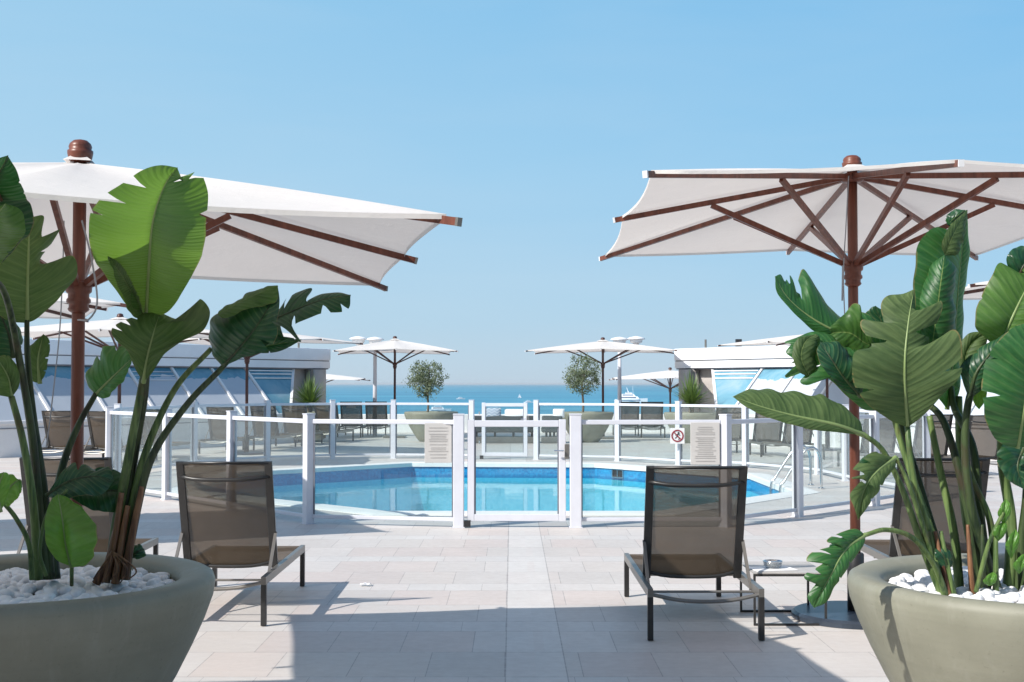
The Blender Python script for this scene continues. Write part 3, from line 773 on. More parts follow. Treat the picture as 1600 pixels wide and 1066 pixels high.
umbrella(-4.45, 3.3, 1.5, 1.5, R(8), 2.62, 3.05, 2.35, 'unseen white umbrella added left of the frame to shade the left foreground planter', UG)  # out of view, added only to throw shade on the left planter
umbrella(-6.05, 12.35, 2.0, 1.5, R(25), 2.30, 2.78, 2.05, 'white umbrella glimpsed beneath the left canopy, its rib ends poking out right of the pole', UG, wood='wood_dark')
umbrella(X(187, 24), 24, 2.0, 1.5, R(4), 2.47, 2.86, 2.12, 'white umbrella standing before the left pavilion, second from the left edge', UG, wood='wood_dark')
umbrella(X(386, 28.3), 28.3, 2.0, 1.5, R(-28), 2.47, 2.86, 2.12, 'white umbrella before the left pavilion, right tip reaching sky beside the lamp head', UG, wood='wood_dark')
umbrella(X(617, 37), 37, 1.66, 2.0, R(6), 2.47, 2.92, 2.12, 'white umbrella standing against the sky left of centre, beside the left olive tree', UG, wood='wood_dark', base='square')
umbrella(X(942, 36.3), 36.3, 2.02, 1.5, R(-6), 2.47, 2.86, 2.12, 'white umbrella standing against the sky right of centre, beside the right olive tree', UG, wood='wood_dark', base='square')
umbrella(X(1292, 30), 30, 2.0, 1.5, R(37), 2.47, 2.86, 2.12, 'white umbrella behind the right plants, its left tip above the right pavilion roof', UG, wood='wood_dark')
umbrella(6.45, 12.4, 2.0, 1.5, R(3), 2.47, 2.9, 2.1, 'white umbrella at the right edge, only a slim rim showing between the tall leaves', UG, wood='wood_dark')
umbrella(X(1047, 45), 45, 2.0, 1.5, R(0), 1.72, 2.12, 1.38, 'white umbrella low behind the end of the right pavilion on the lower terrace', UG, zb=0, wood='wood_dark', base='square')
umbrella(X(478, 45), 45, 2.05, 1.5, R(0), 1.70, 2.06, 1.36, 'white umbrella low behind the end of the left pavilion on the lower terrace', UG, zb=0, wood='wood_dark', base='square')
for o in list(COL.objects):
    if o.type == 'EMPTY' and o.name.startswith('patio_umbrella') and o.location.y > 44:
        for c in kids(o):
            if c.name.startswith('pole'):
                pass
        # stand them on the lower terrace
        for c in kids(o):
            if c.name.startswith(('base_plate', 'base_tube')): c.location.z = -.8
        MBp = MB().tube([(0, 0, -.75), (0, 0, .02)], .034, 10).build('lower_pole', 'wood_dark', o, smooth=True)

# cord on the left umbrella pole and on the right one
c = MB().tube(spline([P(100, 345, 5.6), P(98, 420, 5.6), P(93, 520, 5.6), P(80, 640, 5.6), P(72, 700, 5.6)], 24), .003, 6).tube(spline([P(128, 345, 5.6), P(142, 400, 5.55), P(152, 470, 5.5), P(140, 498, 5.5), P(122, 500, 5.65)], 24), .004, 6)
c.v = [tuple(Vector(v) - Vector(uL.location)) for v in c.v]; c.build('pull_cord', 'rope', uL)
c = MB().tube(spline([P(1326, 275, 8.4), P(1322, 350, 8.4), P(1318, 430, 8.4), P(1321, 520, 8.45)], 20), .004, 6).tube([P(1317, 415, 8.4), P(1316, 470, 8.4)], .006, 6)
c.v = [tuple(Vector(v) - Vector(uR.location)) for v in c.v]; c.build('pull_cord', 'rope', uR)

# ---------------------------------------------------------------- lamp posts
def lamp_post(px, d, s, label):
    e = empty('lamp_post', (X(px, d), d, 0))
    MB().tube([(0, 0, 0), (0, 0, 1.5), (0, 0, 2.72)], [.07, .06, .05], 16).build('pole', 'white', e, smooth=True)
    MB().bar((0, 0, 2.68), (s * .52, 0, 2.68), .04).build('arm', 'white', e)
    for x, z in ((0, 2.84), (s * .5, 2.86)):
        h = MB().lathe([(.06, -.16), (.10, -.1), (.17, -.08), (.19, -.02), (.19, .01), (.27, .02), (.27, .04), (.20, .08), (.05, .11), (.005, .115)], (x, 0, z), 24).build('lamp_head', 'whitewall', e, smooth=True)
        MB().lathe([(.168, -.079), (.188, -.02)], (x, 0, z), 24, cap=False).build('lens', 'sign', h)
    tag(e, label, 'lamp post', 'white lamp posts with disc shaped heads')
lamp_post(586, 38.2, -1, 'slim white lamp post behind the umbrella left of centre')
lamp_post(968, 38.2, 1, 'slim white lamp post behind the umbrella right of centre')

# ---------------------------------------------------------------- pavilions (sloped glass)
def pavilion(pa, pb, side, label, tops, tri):
    """pa near end, pb far end (x,y) of the top line of the sloped glazing; side +1 = glass falls towards +x"""
    a = Vector((pa[0], pa[1], 0)); b = Vector((pb[0], pb[1], 0)); d = (b - a).normalized(); L = (b - a).length
    nrm = Vector((d.y, -d.x, 0)) * side
    e = empty('glass_pavilion', (a.x, a.y, 0)); O = a
    def W(s, o, z): return (d * s + nrm * o + Vector((0, 0, z)))
    def slab(s0, s1, o0, o1, z0, z1, name, m, bev=0, par=None):
        vs = [W(s, o, z) for z in (z0, z1) for s, o in ((s0, o0), (s1, o0), (s1, o1), (s0, o1))]
        x = MB().add(vs, [(0, 3, 2, 1), (4, 5, 6, 7), (0, 1, 5, 4), (1, 2, 6, 5), (2, 3, 7, 6), (3, 0, 4, 7)])
        return x.build(name, m, par or e, bevel=bev)
    slab(0, L, -4.5, .12, 2.22, 2.56, 'roof_fascia', 'fascia', .02)
    slab(0, L, -4.4, .06, 2.195, 2.22, 'shadow_gap', 'darkline')
    slab(0, L, -4.4, .09, 2.0, 2.195, 'lower_fascia', 'fascia')
    slab(0, L, -4.3, .03, 1.965, 2.0, 'shadow_gap', 'darkline')
    # sloping glass from (0.0, z 1.965) to (1.15, z .72), then white base wall
    zt, zb_, o0, o1 = 1.955, .70, -.02, 1.22
    Lm = L
    for i, (s0, s1) in enumerate(zip(tops, tops[1:])):
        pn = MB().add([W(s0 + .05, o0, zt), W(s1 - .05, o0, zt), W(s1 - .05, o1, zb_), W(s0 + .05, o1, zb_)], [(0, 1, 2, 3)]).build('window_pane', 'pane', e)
        # blind / shelf lines behind the upper part
        for q in (.10, .17, .26):
            MB().bar(W(s0 + .08, o0 + (o1 - o0) * q, zt + (zb_ - zt) * q + .02), W(s1 - .08, o0 + (o1 - o0) * q, zt + (zb_ - zt) * q + .02), .02, .012).build('glazing_bar', 'fascia', pn) if i % 3 == 0 else None
    for s in tops:
        MB().bar(W(s, o0 - .01, zt + .01), W(s, o1 + .02, zb_ - .01), .07, .07).build('mullion', 'whitewall', e)
    # hipped end bay: narrows downwards
    s0 = tops[-1]; se = s0 + tri
    MB().add([W(s0 + .05, o0, zt), W(se, o0, zt), W(s0 + .42, o1, zb_), W(s0 + .05, o1, zb_)], [(0, 1, 2, 3)]).build('window_pane', 'pane_blue', e)
    MB().bar(W(se, o0, zt), W(s0 + .45, o1, zb_), .07, .07).build('mullion', 'whitewall', e)
    for q in (.06, .13, .22):
        MB().bar(W(s0 + .08, o0 + (o1 - o0) * q, zt + (zb_ - zt) * q + .03), W(se - .1 - q, o0 + (o1 - o0) * q, zt + (zb_ - zt) * q + .03), .04, .03).build('glazing_bar', 'fascia', e)
    slab(0, s0 + .5, o1 - .12, o1 + .08, 0, zb_, 'base_wall', 'whitewall')
    slab(0, s0 + .5, o1 - .16, o1 + .13, zb_, zb_ + .07, 'sill', 'whitewall', .01)
    slab(0, s0 + .45, o1 + .082, o1 + .10, zb_ - .10, zb_ - .08, 'sill_line', 'darkline')
    slab(s0 + .5, L, -3, -.25, 0, 1.965, 'end_wall', 'greywall')
    c = MB().lathe([(.30, 0), (.30, 1.96)], W(L - .45, -.05, 0), 24).build('end_column', 'greywall', e, smooth=True)
    MB().bar(W(L - .75, .1, .1), W(L - .75, .1, 1.95), .05).build('downpipe', 'bronze2', e)
    slab(0, tops[-1], -4.3, -.4, 0, 1.95, 'inner_wall', 'fascia')
    # roof edge rail and flood lamp
    MB().tube([W(L - 1.2, 0, 2.56), W(L - 1.2, 0, 2.8)], .03).build('roof_pipe', 'bronze2', e)
    MB().box(W(L - 2.3, -.2, 2.68), (.16, .14, .20)).build('flood_lamp', 'black', e)
    tag(e, label, 'pavilion')
    return e
la = (X(-60, 27.5), 27.5); lb = (X(512, 37.0), 37.0)
LL = (Vector(lb) - Vector(la)).length
pavilion(la, lb, 1, 'low white pavilion with sloped glass windows along the left of the terrace', [LL * q for q in (.0, .13, .26, .38, .50, .615, .72)], LL * .16)
ra = (X(1660, 27.0), 27.0); rb_ = (X(1058, 37.0), 37.0)
LR = (Vector(rb_) - Vector(ra)).length
pavilion(ra, rb_, -1, 'low white pavilion with sloped glass windows along the right of the terrace', [LR * q for q in (.0, .13, .26, .38, .50, .615, .72)], LR * .16)

# ---------------------------------------------------------------- sofas at the back
def sofa(px0, px1, d, label):
    x0, x1 = X(px0, d), X(px1, d); w = x1 - x0; e = empty('outdoor_sofa', ((x0 + x1) / 2, d, 0))
    MB().box((0, 0, .09), (w, .8, .16)).build('plinth', 'bronze2', e, bevel=.01)
    for i in range(4): MB().box((-w / 2 + .12 + i * (w - .24) / 3, -.30, .225), (.06, .06, .11)).build('leg', 'bronze', e)
    MB().box((0, .05, .34), (w, .75, .12)).build('seat', 'cushion', e, bevel=.03)
    MB().box((0, -.33, .50), (w, .12, .44)).build('backrest', 'cushion', e, bevel=.04)
    tag(e, label, 'sofa', 'low charcoal sofas at the back of the terrace')
sofa(738, 838, 33.8, 'longer charcoal sofa seen through the front gate glass beyond the water')
sofa(846, 878, 33.8, 'shorter charcoal sofa next to the right olive planter')
def cushion(px, py, d, w, h, m, label, name='cushion', cat='cushion'):
    p = P(px, py, d); rows = []
    n = 10; mb = MB()
    for s in (-1, 1):
        rows = []
        for i in range(n + 1):
            r_ = []
            for j in range(n + 1):
                u, v = i / n * 2 - 1, j / n * 2 - 1
                r_.append((u * w / 2, s * .07 * ((1 - u * u) * (1 - v * v)) ** .35, v * h / 2))
            rows.append(r_)
        mb.grid(rows)
    o = mb.build(name, m, smooth=True); o.location = p; o.rotation_euler = (R(-12), 0, R(random.uniform(-6, 6))); tag(o, label, cat)
cushion(768, 646, 33.5, .50, .30, 'chev', 'blue and white zigzag cushion on the back of the longer sofa')
cushion(806, 647, 33.5, .58, .26, 'towel', 'white rolled cushion beside the zigzag cushion')
cushion(873, 646, 33.5, .30, .24, 'towel', 'small white cushion on the shorter sofa')

# ---------------------------------------------------------------- planters
def planter(x, y, label):
    e = empty('bowl_planter', (x, y, 0))
    prof = [(.30, 0), (.34, .02), (.43, .14), (.51, .27), (.585, .40), (.645, .52), (.69, .62), (.722, .71), (.73, .765), (.722, .79), (.70, .803), (.655, .80), (.61, .79), (.592, .775), (.588, .74), (.585, .66)]
    MB().lathe(prof, (0, 0, 0), 96, cap=True).build('bowl', 'planter', e, smooth=True)
    MB().lathe([(.585, .68), (.3, .70), (.001, .70)], (0, 0, 0), 32, cap=False).build('soil', 'soil', e)
    tag(e, label, 'planter', 'sage green bowl planters')
    return e
def pebbles(x, y, n, rmin, rmax, label, seed):
    rr = random.Random(seed); bm_ = bmesh.new(); bmesh.ops.create_icosphere(bm_, subdivisions=1, radius=1); base = [v.co.copy() for v in bm_.verts]; fcs = [[v.index for v in f.verts] for f in bm_.faces]; bm_.free()
    bm_ = bmesh.new(); bmesh.ops.create_icosphere(bm_, subdivisions=2, radius=1); base = [v.co.copy() for v in bm_.verts]; fcs = [[v.index for v in f.verts] for f in bm_.faces]; bm_.free()
    mb = MB()
    for i in range(n):
        a = rr.uniform(0, 2 * math.pi); r_ = .565 * math.sqrt(rr.random()); s = rr.uniform(rmin, rmax)
        z = .715 + rr.uniform(0, .035) + .02 * (1 - r_ / .6)
        m = Matrix.Rotation(rr.uniform(0, 6.3), 3, 'Z') @ Matrix.Rotation(rr.uniform(-.6, .6), 3, 'X')
        sx, sy, sz = rr.uniform(.8, 1.3), rr.uniform(.7, 1.1), rr.uniform(.55, .85); k1 = rr.uniform(.05, .2); ph = rr.uniform(0, 6)
        vs = []
        for v in base:
            q = 1 + k1 * math.sin(v.x * 3 + ph) * math.cos(v.y * 2.5 + ph * 2); vs.append(m @ Vector((v.x * sx * s * q, v.y * sy * s * q, v.z * sz * s * q)) + Vector((r_ * math.cos(a), r_ * math.sin(a), z)))
        mb.add(vs, fcs)
    o = mb.build('pebbles', 'pebble', smooth=True, recalc=False); o.location = (x, y, 0); tag(o, label, 'pebbles', kind='stuff')
PL = (-1.905, 5.02); PR = (2.05, 4.98)
planter(*PL, 'large sage green bowl planter in the left foreground, in shade'); planter(*PR, 'large sage green bowl planter in the right foreground, in sun')
pebbles(*PL, 900, .018, .034, 'white pebbles covering the soil of the left foreground planter', 1)
pebbles(*PR, 900, .018, .036, 'white pebbles covering the soil of the right foreground planter', 2)
planter(X(674, 34.6), 34.6, 'distant bowl planter holding the left olive tree'); planter(X(916, 34.2), 34.2, 'distant bowl planter holding the right olive tree')
planter(X(484, 34.4), 34.4, 'distant bowl planter holding the left spiky plant'); planter(X(1080, 33.8), 33.8, 'distant bowl planter holding the right spiky plant')

# ---------------------------------------------------------------- big leaved plants
def leaf(root, mid, Ls, Rs, m='leaf', tears=(), bow=.10, wav=.010, rib=True, lab=None, n=90, k=9, seed=0):
    """mid/Ls/Rs: (px, py, depth) control points from leaf base to tip. tears: (side, t, how deep, half width)"""
    rr = random.Random(seed + len(root.children) * 7 + int(mid[0][0]))
    org = Vector(root.location)
    Mp = spline([P(*p) - org for p in mid], n)
    Lp = spline([P(*p) - org for p in [mid[0]] + Ls + [mid[-1]]], n)
    Rp = spline([P(*p) - org for p in [mid[0]] + Rs + [mid[-1]]], n)
    mb = MB(); uv = []; rows = []
    tears = list(tears)
    if not tears:
        for s in (-1, 1):
            for _ in range(rr.randint(1, 3)): tears.append((s, rr.uniform(.25, .9), rr.uniform(.15, .55), rr.uniform(.004, .012)))
    length = sum((b - a).length for a, b in zip(Mp, Mp[1:]))
    ph = rr.uniform(0, 6)
    for i in range(n):
        t = i / (n - 1); c = Mp[i]; tan = (Mp[min(i + 1, n - 1)] - Mp[max(0, i - 1)]).normalized()
        row = []
        for side, E in ((-1, Lp), (1, Rp)):
            v = E[i] - c
            w = v.length
            sc = 1.0
            for (sd, tt, dp, hw) in tears:
                if sd == side:
                    q = abs(t - tt) / hw
                    if q < 1: sc = min(sc, 1 - dp * (1 - q) ** .6)
            nrm = tan.cross(v).normalized() * side if w > 1e-5 else Vector((0, -1, 0))
            if nrm.y > 0: nrm = -nrm
            pts = []
            for j in range(1, k + 1):
                u = j / k * sc
                q = c + v * u + nrm * (bow * w * 4 * u * (1 - u)) + nrm * min(1, w / .14) * (wav * u * math.sin(t * 17 + side + ph) + wav * .5 * u * u * math.sin(t * 41 + ph * 2))
                pts.append((q, side * u))
            if side < 0: row = list(reversed(pts)) + [(c, 0)]
            else: row += pts
        rows.append([p for p, _ in row]); uv += [(u, t * length) for _, u in row]
    mb.grid(rows); mb.uv = uv
    o = mb.build('leaf', m, root, smooth=True, recalc=False)
    if rib:
        r0 = .010
        back = []
        tb_ = MB().tube([p + Vector((0, .002, 0)) for p in Mp], [r0 * (1 - .85 * i / (n - 1)) for i in range(n)], 6).build('midrib', 'rib' if m in ('leafunder', 'leafbright', 'leafyoung', 'leaf') else 'stalkdark', o, smooth=True)
    if lab: o['label'] = lab
    return o
def stalk(root, pts, r0=.022, r1=.012, m='stalk', lab=None):
    org = Vector(root.location); r0 *= .66; r1 *= .9; sp = spline([P(*p) - org for p in pts], 36)
    o = MB().tube(sp, [r0 + (r1 - r0) * (i / 35) for i in range(36)], 10).build('stalk', m, root, smooth=True)
    return o
PG = 'giant bird of paradise plants in the big planters'
# left planter, left clump
A = empty('bird_of_paradise', (-1.83, 4.98, .72)); tag(A, 'broad leaved plant with long stalks at the left edge of the left planter', 'plant', PG)
B = empty('bird_of_paradise', (-1.57, 5.02, .72)); tag(B, 'broad leaved plant with a tall glowing leaf and reddish dry base, left planter', 'plant', PG)
# --- A
stalk(A, [(70, 905, 4.98), (62, 800, 4.98), (50, 680, 4.96), (30, 560, 4.9), (8, 460, 4.7), (-20, 430, 4.52)], .030, .012, 'stalkdark')
stalk(A, [(78, 905, 5.0), (70, 780, 5.0), (52, 650, 5.0), (43, 560, 5.0), (42, 500, 5.0)], .032, .011, 'stalkdark')
stalk(A, [(60, 905, 4.95), (52, 790, 4.9), (36, 690, 4.9), (18, 620, 4.9)], .028, .014, 'stalk')
stalk(A, [(86, 905, 5.02), (82, 830, 5.05), (95, 740, 5.08), (120, 670, 5.1), (150, 615, 5.12)], .034, .012, 'stalkdark')
stalk(A, [(50, 905, 4.9), (45, 850, 4.85), (25, 810, 4.8), (5, 785, 4.75)], .016, .009, 'stalk')
stalk(A, [(112, 915, 4.85), (112, 885, 4.82)], .011, .009, 'stalk')
stalk(A, [(72, 900, 4.9), (62, 860, 4.88), (75, 800, 4.9), (105, 765, 4.9)], .012, .007, 'stalk')
# L6
leaf(A, [(42, 505, 5.0), (42, 450, 4.98), (44, 400, 5.0), (46, 340, 5.05)],
     [(10, 500, 4.95), (-25, 470, 4.85), (-60, 410, 4.8), (-40, 370, 4.9), (5, 345, 5.0)],
     [(60, 496, 5.02), (98, 462, 5.1), (117, 432, 5.15), (113, 400, 5.12), (72, 412, 5.08), (68, 400, 5.1), (92, 360, 5.15), (66, 372, 5.1), (70, 338, 5.12)],
     'leafunder', [(-1, .5, .4, .01), (1, .62, .5, .01)], .08)
# L7
leaf(A, [(-25, 420, 4.5), (-25, 350, 4.3), (-10, 290, 4.1), (12, 243, 3.95)], [(-70, 380, 4.3), (-80, 320, 4.1), (-40, 260, 3.9)],
     [(10, 405, 4.5), (52, 352, 4.35), (42, 312, 4.2), (28, 272, 4.05)], 'leafdark', [(1, .6, .12, .004), (1, .7, .12, .004), (1, .8, .12, .004), (-1, .5, .3, .01)], .06)
leaf(A, [(-20, 440, 4.5), (-15, 390, 4.35), (-5, 340, 4.1), (8, 318, 4.0)], [(-60, 410, 4.3), (-50, 350, 4.05)], [(10, 400, 4.35), (40, 362, 4.15), (32, 330, 4.05)], 'leafbright', [(1, .4, .2, .01)], .12)
# small grey leaf and pale leaf
leaf(A, [(62, 600, 5.1), (60, 560, 5.1), (68, 522, 5.1)], [(45, 590, 5.1), (40, 550, 5.12)], [(72, 580, 5.1), (78, 535, 5.1)], 'leafunder', bow=.15)
leaf(A, [(18, 622, 4.9), (12, 590, 4.88), (-5, 560, 4.85)], [(-20, 610, 4.8), (-25, 575, 4.8)], [(30, 602, 4.9), (28, 575, 4.9), (10, 555, 4.9)], 'leafunder', bow=.2)
leaf(A, [(20, 560, 5.05), (12, 520, 5.05), (-5, 480, 5.0)], [(-20, 550, 5.0), (-30, 500, 5.0)], [(35, 540, 5.1), (25, 500, 5.1)], 'leafdark', bow=.15)
# L5
leaf(A, [(149, 618, 5.12), (168, 598, 5.1), (188, 578, 5.08), (206, 560, 5.05)], [(136, 598, 5.15), (142, 570, 5.18), (160, 545, 5.18), (190, 540, 5.12), (203, 548, 5.08)], [(165, 622, 5.08), (188, 600, 5.05), (203, 575, 5.04)], 'leaf', [(-1, .45, .35, .02), (-1, .7, .3, .02)], .12)
# low leaves
leaf(A, [(5, 785, 4.75), (12, 765, 4.72), (30, 750, 4.7), (34, 762, 4.7)], [(-5, 770, 4.7), (0, 748, 4.7), (20, 742, 4.7)], [(12, 792, 4.74), (26, 780, 4.72), (33, 770, 4.7)], 'leafyoung', [(1, .5, .05, .01)], .1)
leaf(A, [(0, 800, 4.6), (-5, 770, 4.58), (5, 738, 4.58)], [(-30, 790, 4.6), (-25, 750, 4.6)], [(8, 785, 4.6), (16, 755, 4.6), (12, 740, 4.6)], 'leafyoung', [(1, .5, .05, .01)], .1)
leaf(A, [(112, 886, 4.82), (103, 850, 4.78), (97, 810, 4.8), (90, 772, 4.88)], [(88, 874, 4.78), (72, 848, 4.74), (70, 815, 4.76), (78, 785, 4.84)], [(135, 882, 4.76), (153, 850, 4.7), (148, 820, 4.76), (128, 795, 4.86), (108, 778, 4.9)], 'leafyoung', [(-1, .5, .03, .01)], .16, lab='low cupped bright green leaf')
leaf(A, [(72, 775, 4.95), (110, 752, 4.95), (150, 745, 4.97), (178, 752, 5.0)], [(85, 755, 4.95), (115, 722, 5.0), (150, 735, 5.02), (170, 728, 5.02)], [(90, 780, 4.92), (130, 775, 4.92), (160, 772, 4.95)], 'leafdark', [(-1, .5, .6, .03), (-1, .7, .5, .02)], .12)
leaf(A, [(100, 765, 5.0), (140, 768, 5.05), (190, 770, 5.05), (215, 800, 5.08)], [(120, 750, 5.02), (160, 730, 5.08), (200, 745, 5.1), (220, 770, 5.1)], [(120, 785, 5.0), (160, 800, 5.0), (195, 800, 5.05)], 'leafdark', [(-1, .45, .5, .03)], .12)
# --- B
stalk(B, [(172, 905, 5.04), (182, 820, 5.04), (200, 720, 5.02), (215, 640, 5.0), (224, 590, 5.0)], .036, .016, 'stalk')
stalk(B, [(182, 905, 5.06), (192, 820, 5.06), (212, 700, 5.06), (228, 600, 5.0), (228, 495, 4.95)], .034, .012, 'stalkdark')
stalk(B, [(188, 905, 5.04), (200, 830, 5.05), (225, 715, 5.05), (272, 610, 5.05), (330, 545, 5.02)], .032, .011, 'stalk')
stalk(B, [(196, 905, 5.03), (205, 840, 5.02), (235, 720, 5.0), (290, 635, 4.98), (348, 574, 4.95)], .03, .012, 'stalkdark')
for i, (a, b, c_) in enumerate((((165, 910), (178, 850), (190, 770)), ((180, 912), (188, 860), (200, 790)), ((150, 912), (168, 880), (180, 830)), ((195, 905), (204, 850), (222, 760)))):
    stalk(B, [(a[0], a[1], 4.98), (b[0], b[1], 4.985), (c_[0], c_[1], 5.0)], .026, .012, 'stalkdry')
for i in range(5):
    xx = 150 + i * 14; stalk(B, [(xx - 4, 905 + (i % 2) * 6, 4.93), (xx + 6, 890, 4.93), (176, 862, 4.95)], .004, .006, 'stalkdry')
# L1 glowing leaf
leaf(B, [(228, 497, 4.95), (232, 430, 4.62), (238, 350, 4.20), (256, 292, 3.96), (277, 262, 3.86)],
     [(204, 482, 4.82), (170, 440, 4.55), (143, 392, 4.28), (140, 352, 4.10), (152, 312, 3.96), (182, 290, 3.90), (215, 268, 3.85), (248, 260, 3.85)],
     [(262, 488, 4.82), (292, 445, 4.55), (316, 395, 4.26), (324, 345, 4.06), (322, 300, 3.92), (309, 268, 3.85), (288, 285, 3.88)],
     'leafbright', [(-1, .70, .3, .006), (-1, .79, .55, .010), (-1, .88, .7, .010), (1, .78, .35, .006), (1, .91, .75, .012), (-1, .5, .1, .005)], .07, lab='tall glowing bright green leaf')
# pale fold at its base
leaf(B, [(226, 500, 4.94), (212, 470, 4.80), (190, 430, 4.46), (168, 400, 4.28)], [(206, 492, 4.80), (186, 450, 4.50), (172, 412, 4.28)], [(222, 480, 4.80), (206, 440, 4.55), (186, 410, 4.34)], 'leafunder', [(1, .4, .3, .01), (1, .55, .3, .01), (1, .7, .3, .01)], .08, rib=False)
# L2 drooping grey green leaf
leaf(B, [(224, 598, 4.96), (230, 560, 4.9), (240, 520, 4.86), (250, 488, 4.88)],
     [(212, 578, 4.93), (200, 550, 4.86), (180, 532, 4.82), (176, 512, 4.84), (200, 498, 4.86), (225, 490, 4.88)],
     [(240, 580, 4.92), (258, 552, 4.84), (290, 530, 4.8), (318, 516, 4.82), (328, 488, 4.86), (312, 468, 4.9), (306, 500, 4.88), (280, 500, 4.88)],
     'leafunder', [(-1, .62, .3, .01), (-1, .70, .35, .012), (-1, .78, .3, .01)], .10)
# L3 dark glossy leaf
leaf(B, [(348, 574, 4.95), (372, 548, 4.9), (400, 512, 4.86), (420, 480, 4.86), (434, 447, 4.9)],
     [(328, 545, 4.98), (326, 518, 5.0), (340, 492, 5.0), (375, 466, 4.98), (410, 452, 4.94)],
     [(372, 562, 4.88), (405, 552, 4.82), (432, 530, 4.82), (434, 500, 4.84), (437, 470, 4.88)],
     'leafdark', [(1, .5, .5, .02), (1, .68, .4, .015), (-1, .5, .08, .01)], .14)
leaf(B, [(340, 492, 4.9), (372, 474, 4.88), (405, 458, 4.87), (434, 446, 4.88)], [(345, 484, 4.92), (380, 464, 4.92), (412, 449, 4.9)], [(352, 497, 4.87), (385, 484, 4.85), (418, 476, 4.85), (433, 470, 4.86)], 'leafbright', [(-1, .5, .05, .01)], .06, rib=False)
# L4
leaf(B, [(332, 545, 5.04), (395, 515, 5.05), (450, 490, 5.06), (500, 470, 5.05), (548, 461, 5.04)],
     [(380, 490, 5.1), (436, 485, 5.12), (455, 462, 5.13), (487, 450, 5.12), (475, 470, 5.1), (505, 460, 5.1), (530, 458, 5.08)],
     [(400, 545, 5.0), (440, 532, 4.98), (470, 534, 4.98), (455, 512, 5.0), (500, 492, 5.02), (542, 484, 5.02)],
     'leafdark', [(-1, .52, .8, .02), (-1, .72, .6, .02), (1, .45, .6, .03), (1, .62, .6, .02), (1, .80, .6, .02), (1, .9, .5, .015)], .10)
leaf(B, [(396, 545, 5.0), (420, 540, 5.0), (450, 535, 5.0), (472, 531, 5.0)], [(410, 530, 5.0), (440, 526, 5.0)], [(410, 552, 5.0), (440, 548, 5.0)], 'leafdark', bow=.1, rib=False)
leaf(B, [(206, 870, 5.1), (215, 862, 5.1), (225, 858, 5.12)], [(205, 856, 5.1), (218, 850, 5.12)], [(215, 874, 5.1), (228, 868, 5.12)], 'leafdark', bow=.15)
leaf(B, [(196, 800, 5.12), (205, 770, 5.15), (212, 750, 5.15)], [(186, 790, 5.1), (192, 765, 5.12)], [(215, 800, 5.15), (222, 775, 5.15)], 'leafdark', bow=.15)

# right planter
C_ = empty('bird_of_paradise', (1.64, 4.95, .72)); tag(C_, 'broad leaved plant leaning left with drooping striped leaves in the right planter', 'plant', PG)
D = empty('bird_of_paradise', (1.92, 5.0, .72)); tag(D, 'broad leaved plant with dark stalks at the right edge of the right planter', 'plant', PG)
stalk(C_, [(1482, 930, 4.85), (1455, 840, 4.85), (1430, 760, 4.85), (1421, 700, 4.86), (1418, 668, 4.88)], .026, .012, 'stalk')
stalk(C_, [(1472, 930, 4.82), (1440, 850, 4.8), (1412, 770, 4.78), (1380, 705, 4.75), (1348, 678, 4.72)], .024, .010, 'stalk')
stalk(C_, [(1486, 930, 4.9), (1452, 820, 4.95), (1420, 730, 5.0), (1396, 650, 5.02), (1385, 600, 5.02)], .024, .012, 'stalk')
stalk(C_, [(1490, 930, 4.92), (1462, 840, 5.0), (1432, 740, 5.05), (1404, 650, 5.08), (1385, 560, 5.1)], .024, .012, 'stalkdark')
stalk(C_, [(1478, 928, 4.8), (1458, 880, 4.76), (1425, 840, 4.72), (1385, 828, 4.68), (1352, 836, 4.64)], .018, .009, 'stalk')
stalk(C_, [(1476, 928, 4.84), (1450, 850, 4.8), (1425, 770, 4.74), (1400, 715, 4.72)], .018, .009, 'stalk')
stalk(C_, [(1500, 930, 5.0), (1490, 830, 5.02), (1470, 740, 5.04), (1452, 650, 5.06)], .030, .014, 'stalk')
for i in range(3): stalk(C_, [(1476 + i * 8, 935, 4.8), (1466 + i * 8, 890, 4.8), (1452 + i * 9, 830, 4.83)], .016, .008, 'stalkdry' if i == 1 else 'stalk')
# R3 underside leaf
leaf(C_, [(1418, 668, 4.88), (1414, 610, 4.82), (1414, 560, 4.8), (1420, 500, 4.84), (1428, 452, 4.9)],
     [(1388, 655, 4.84), (1350, 625, 4.76), (1332, 592, 4.76), (1330, 562, 4.78), (1338, 548, 4.8), (1362, 540, 4.82), (1346, 510, 4.84), (1350, 498, 4.85), (1380, 510, 4.86), (1376, 478, 4.88), (1388, 462, 4.9), (1412, 458, 4.9)],
     [(1440, 652, 4.84), (1470, 622, 4.8), (1496, 590, 4.8), (1503, 562, 4.82), (1494, 515, 4.86), (1450, 542, 4.86), (1472, 478, 4.9), (1466, 472, 4.9), (1436, 500, 4.9)],
     'leafunder', [(-1, .30, .45, .008), (1, .33, .55, .008), (-1, .58, .6, .014), (1, .66, .8, .02), (-1, .72, .6, .015)], .07, lab='broad khaki leaf seen from beneath')
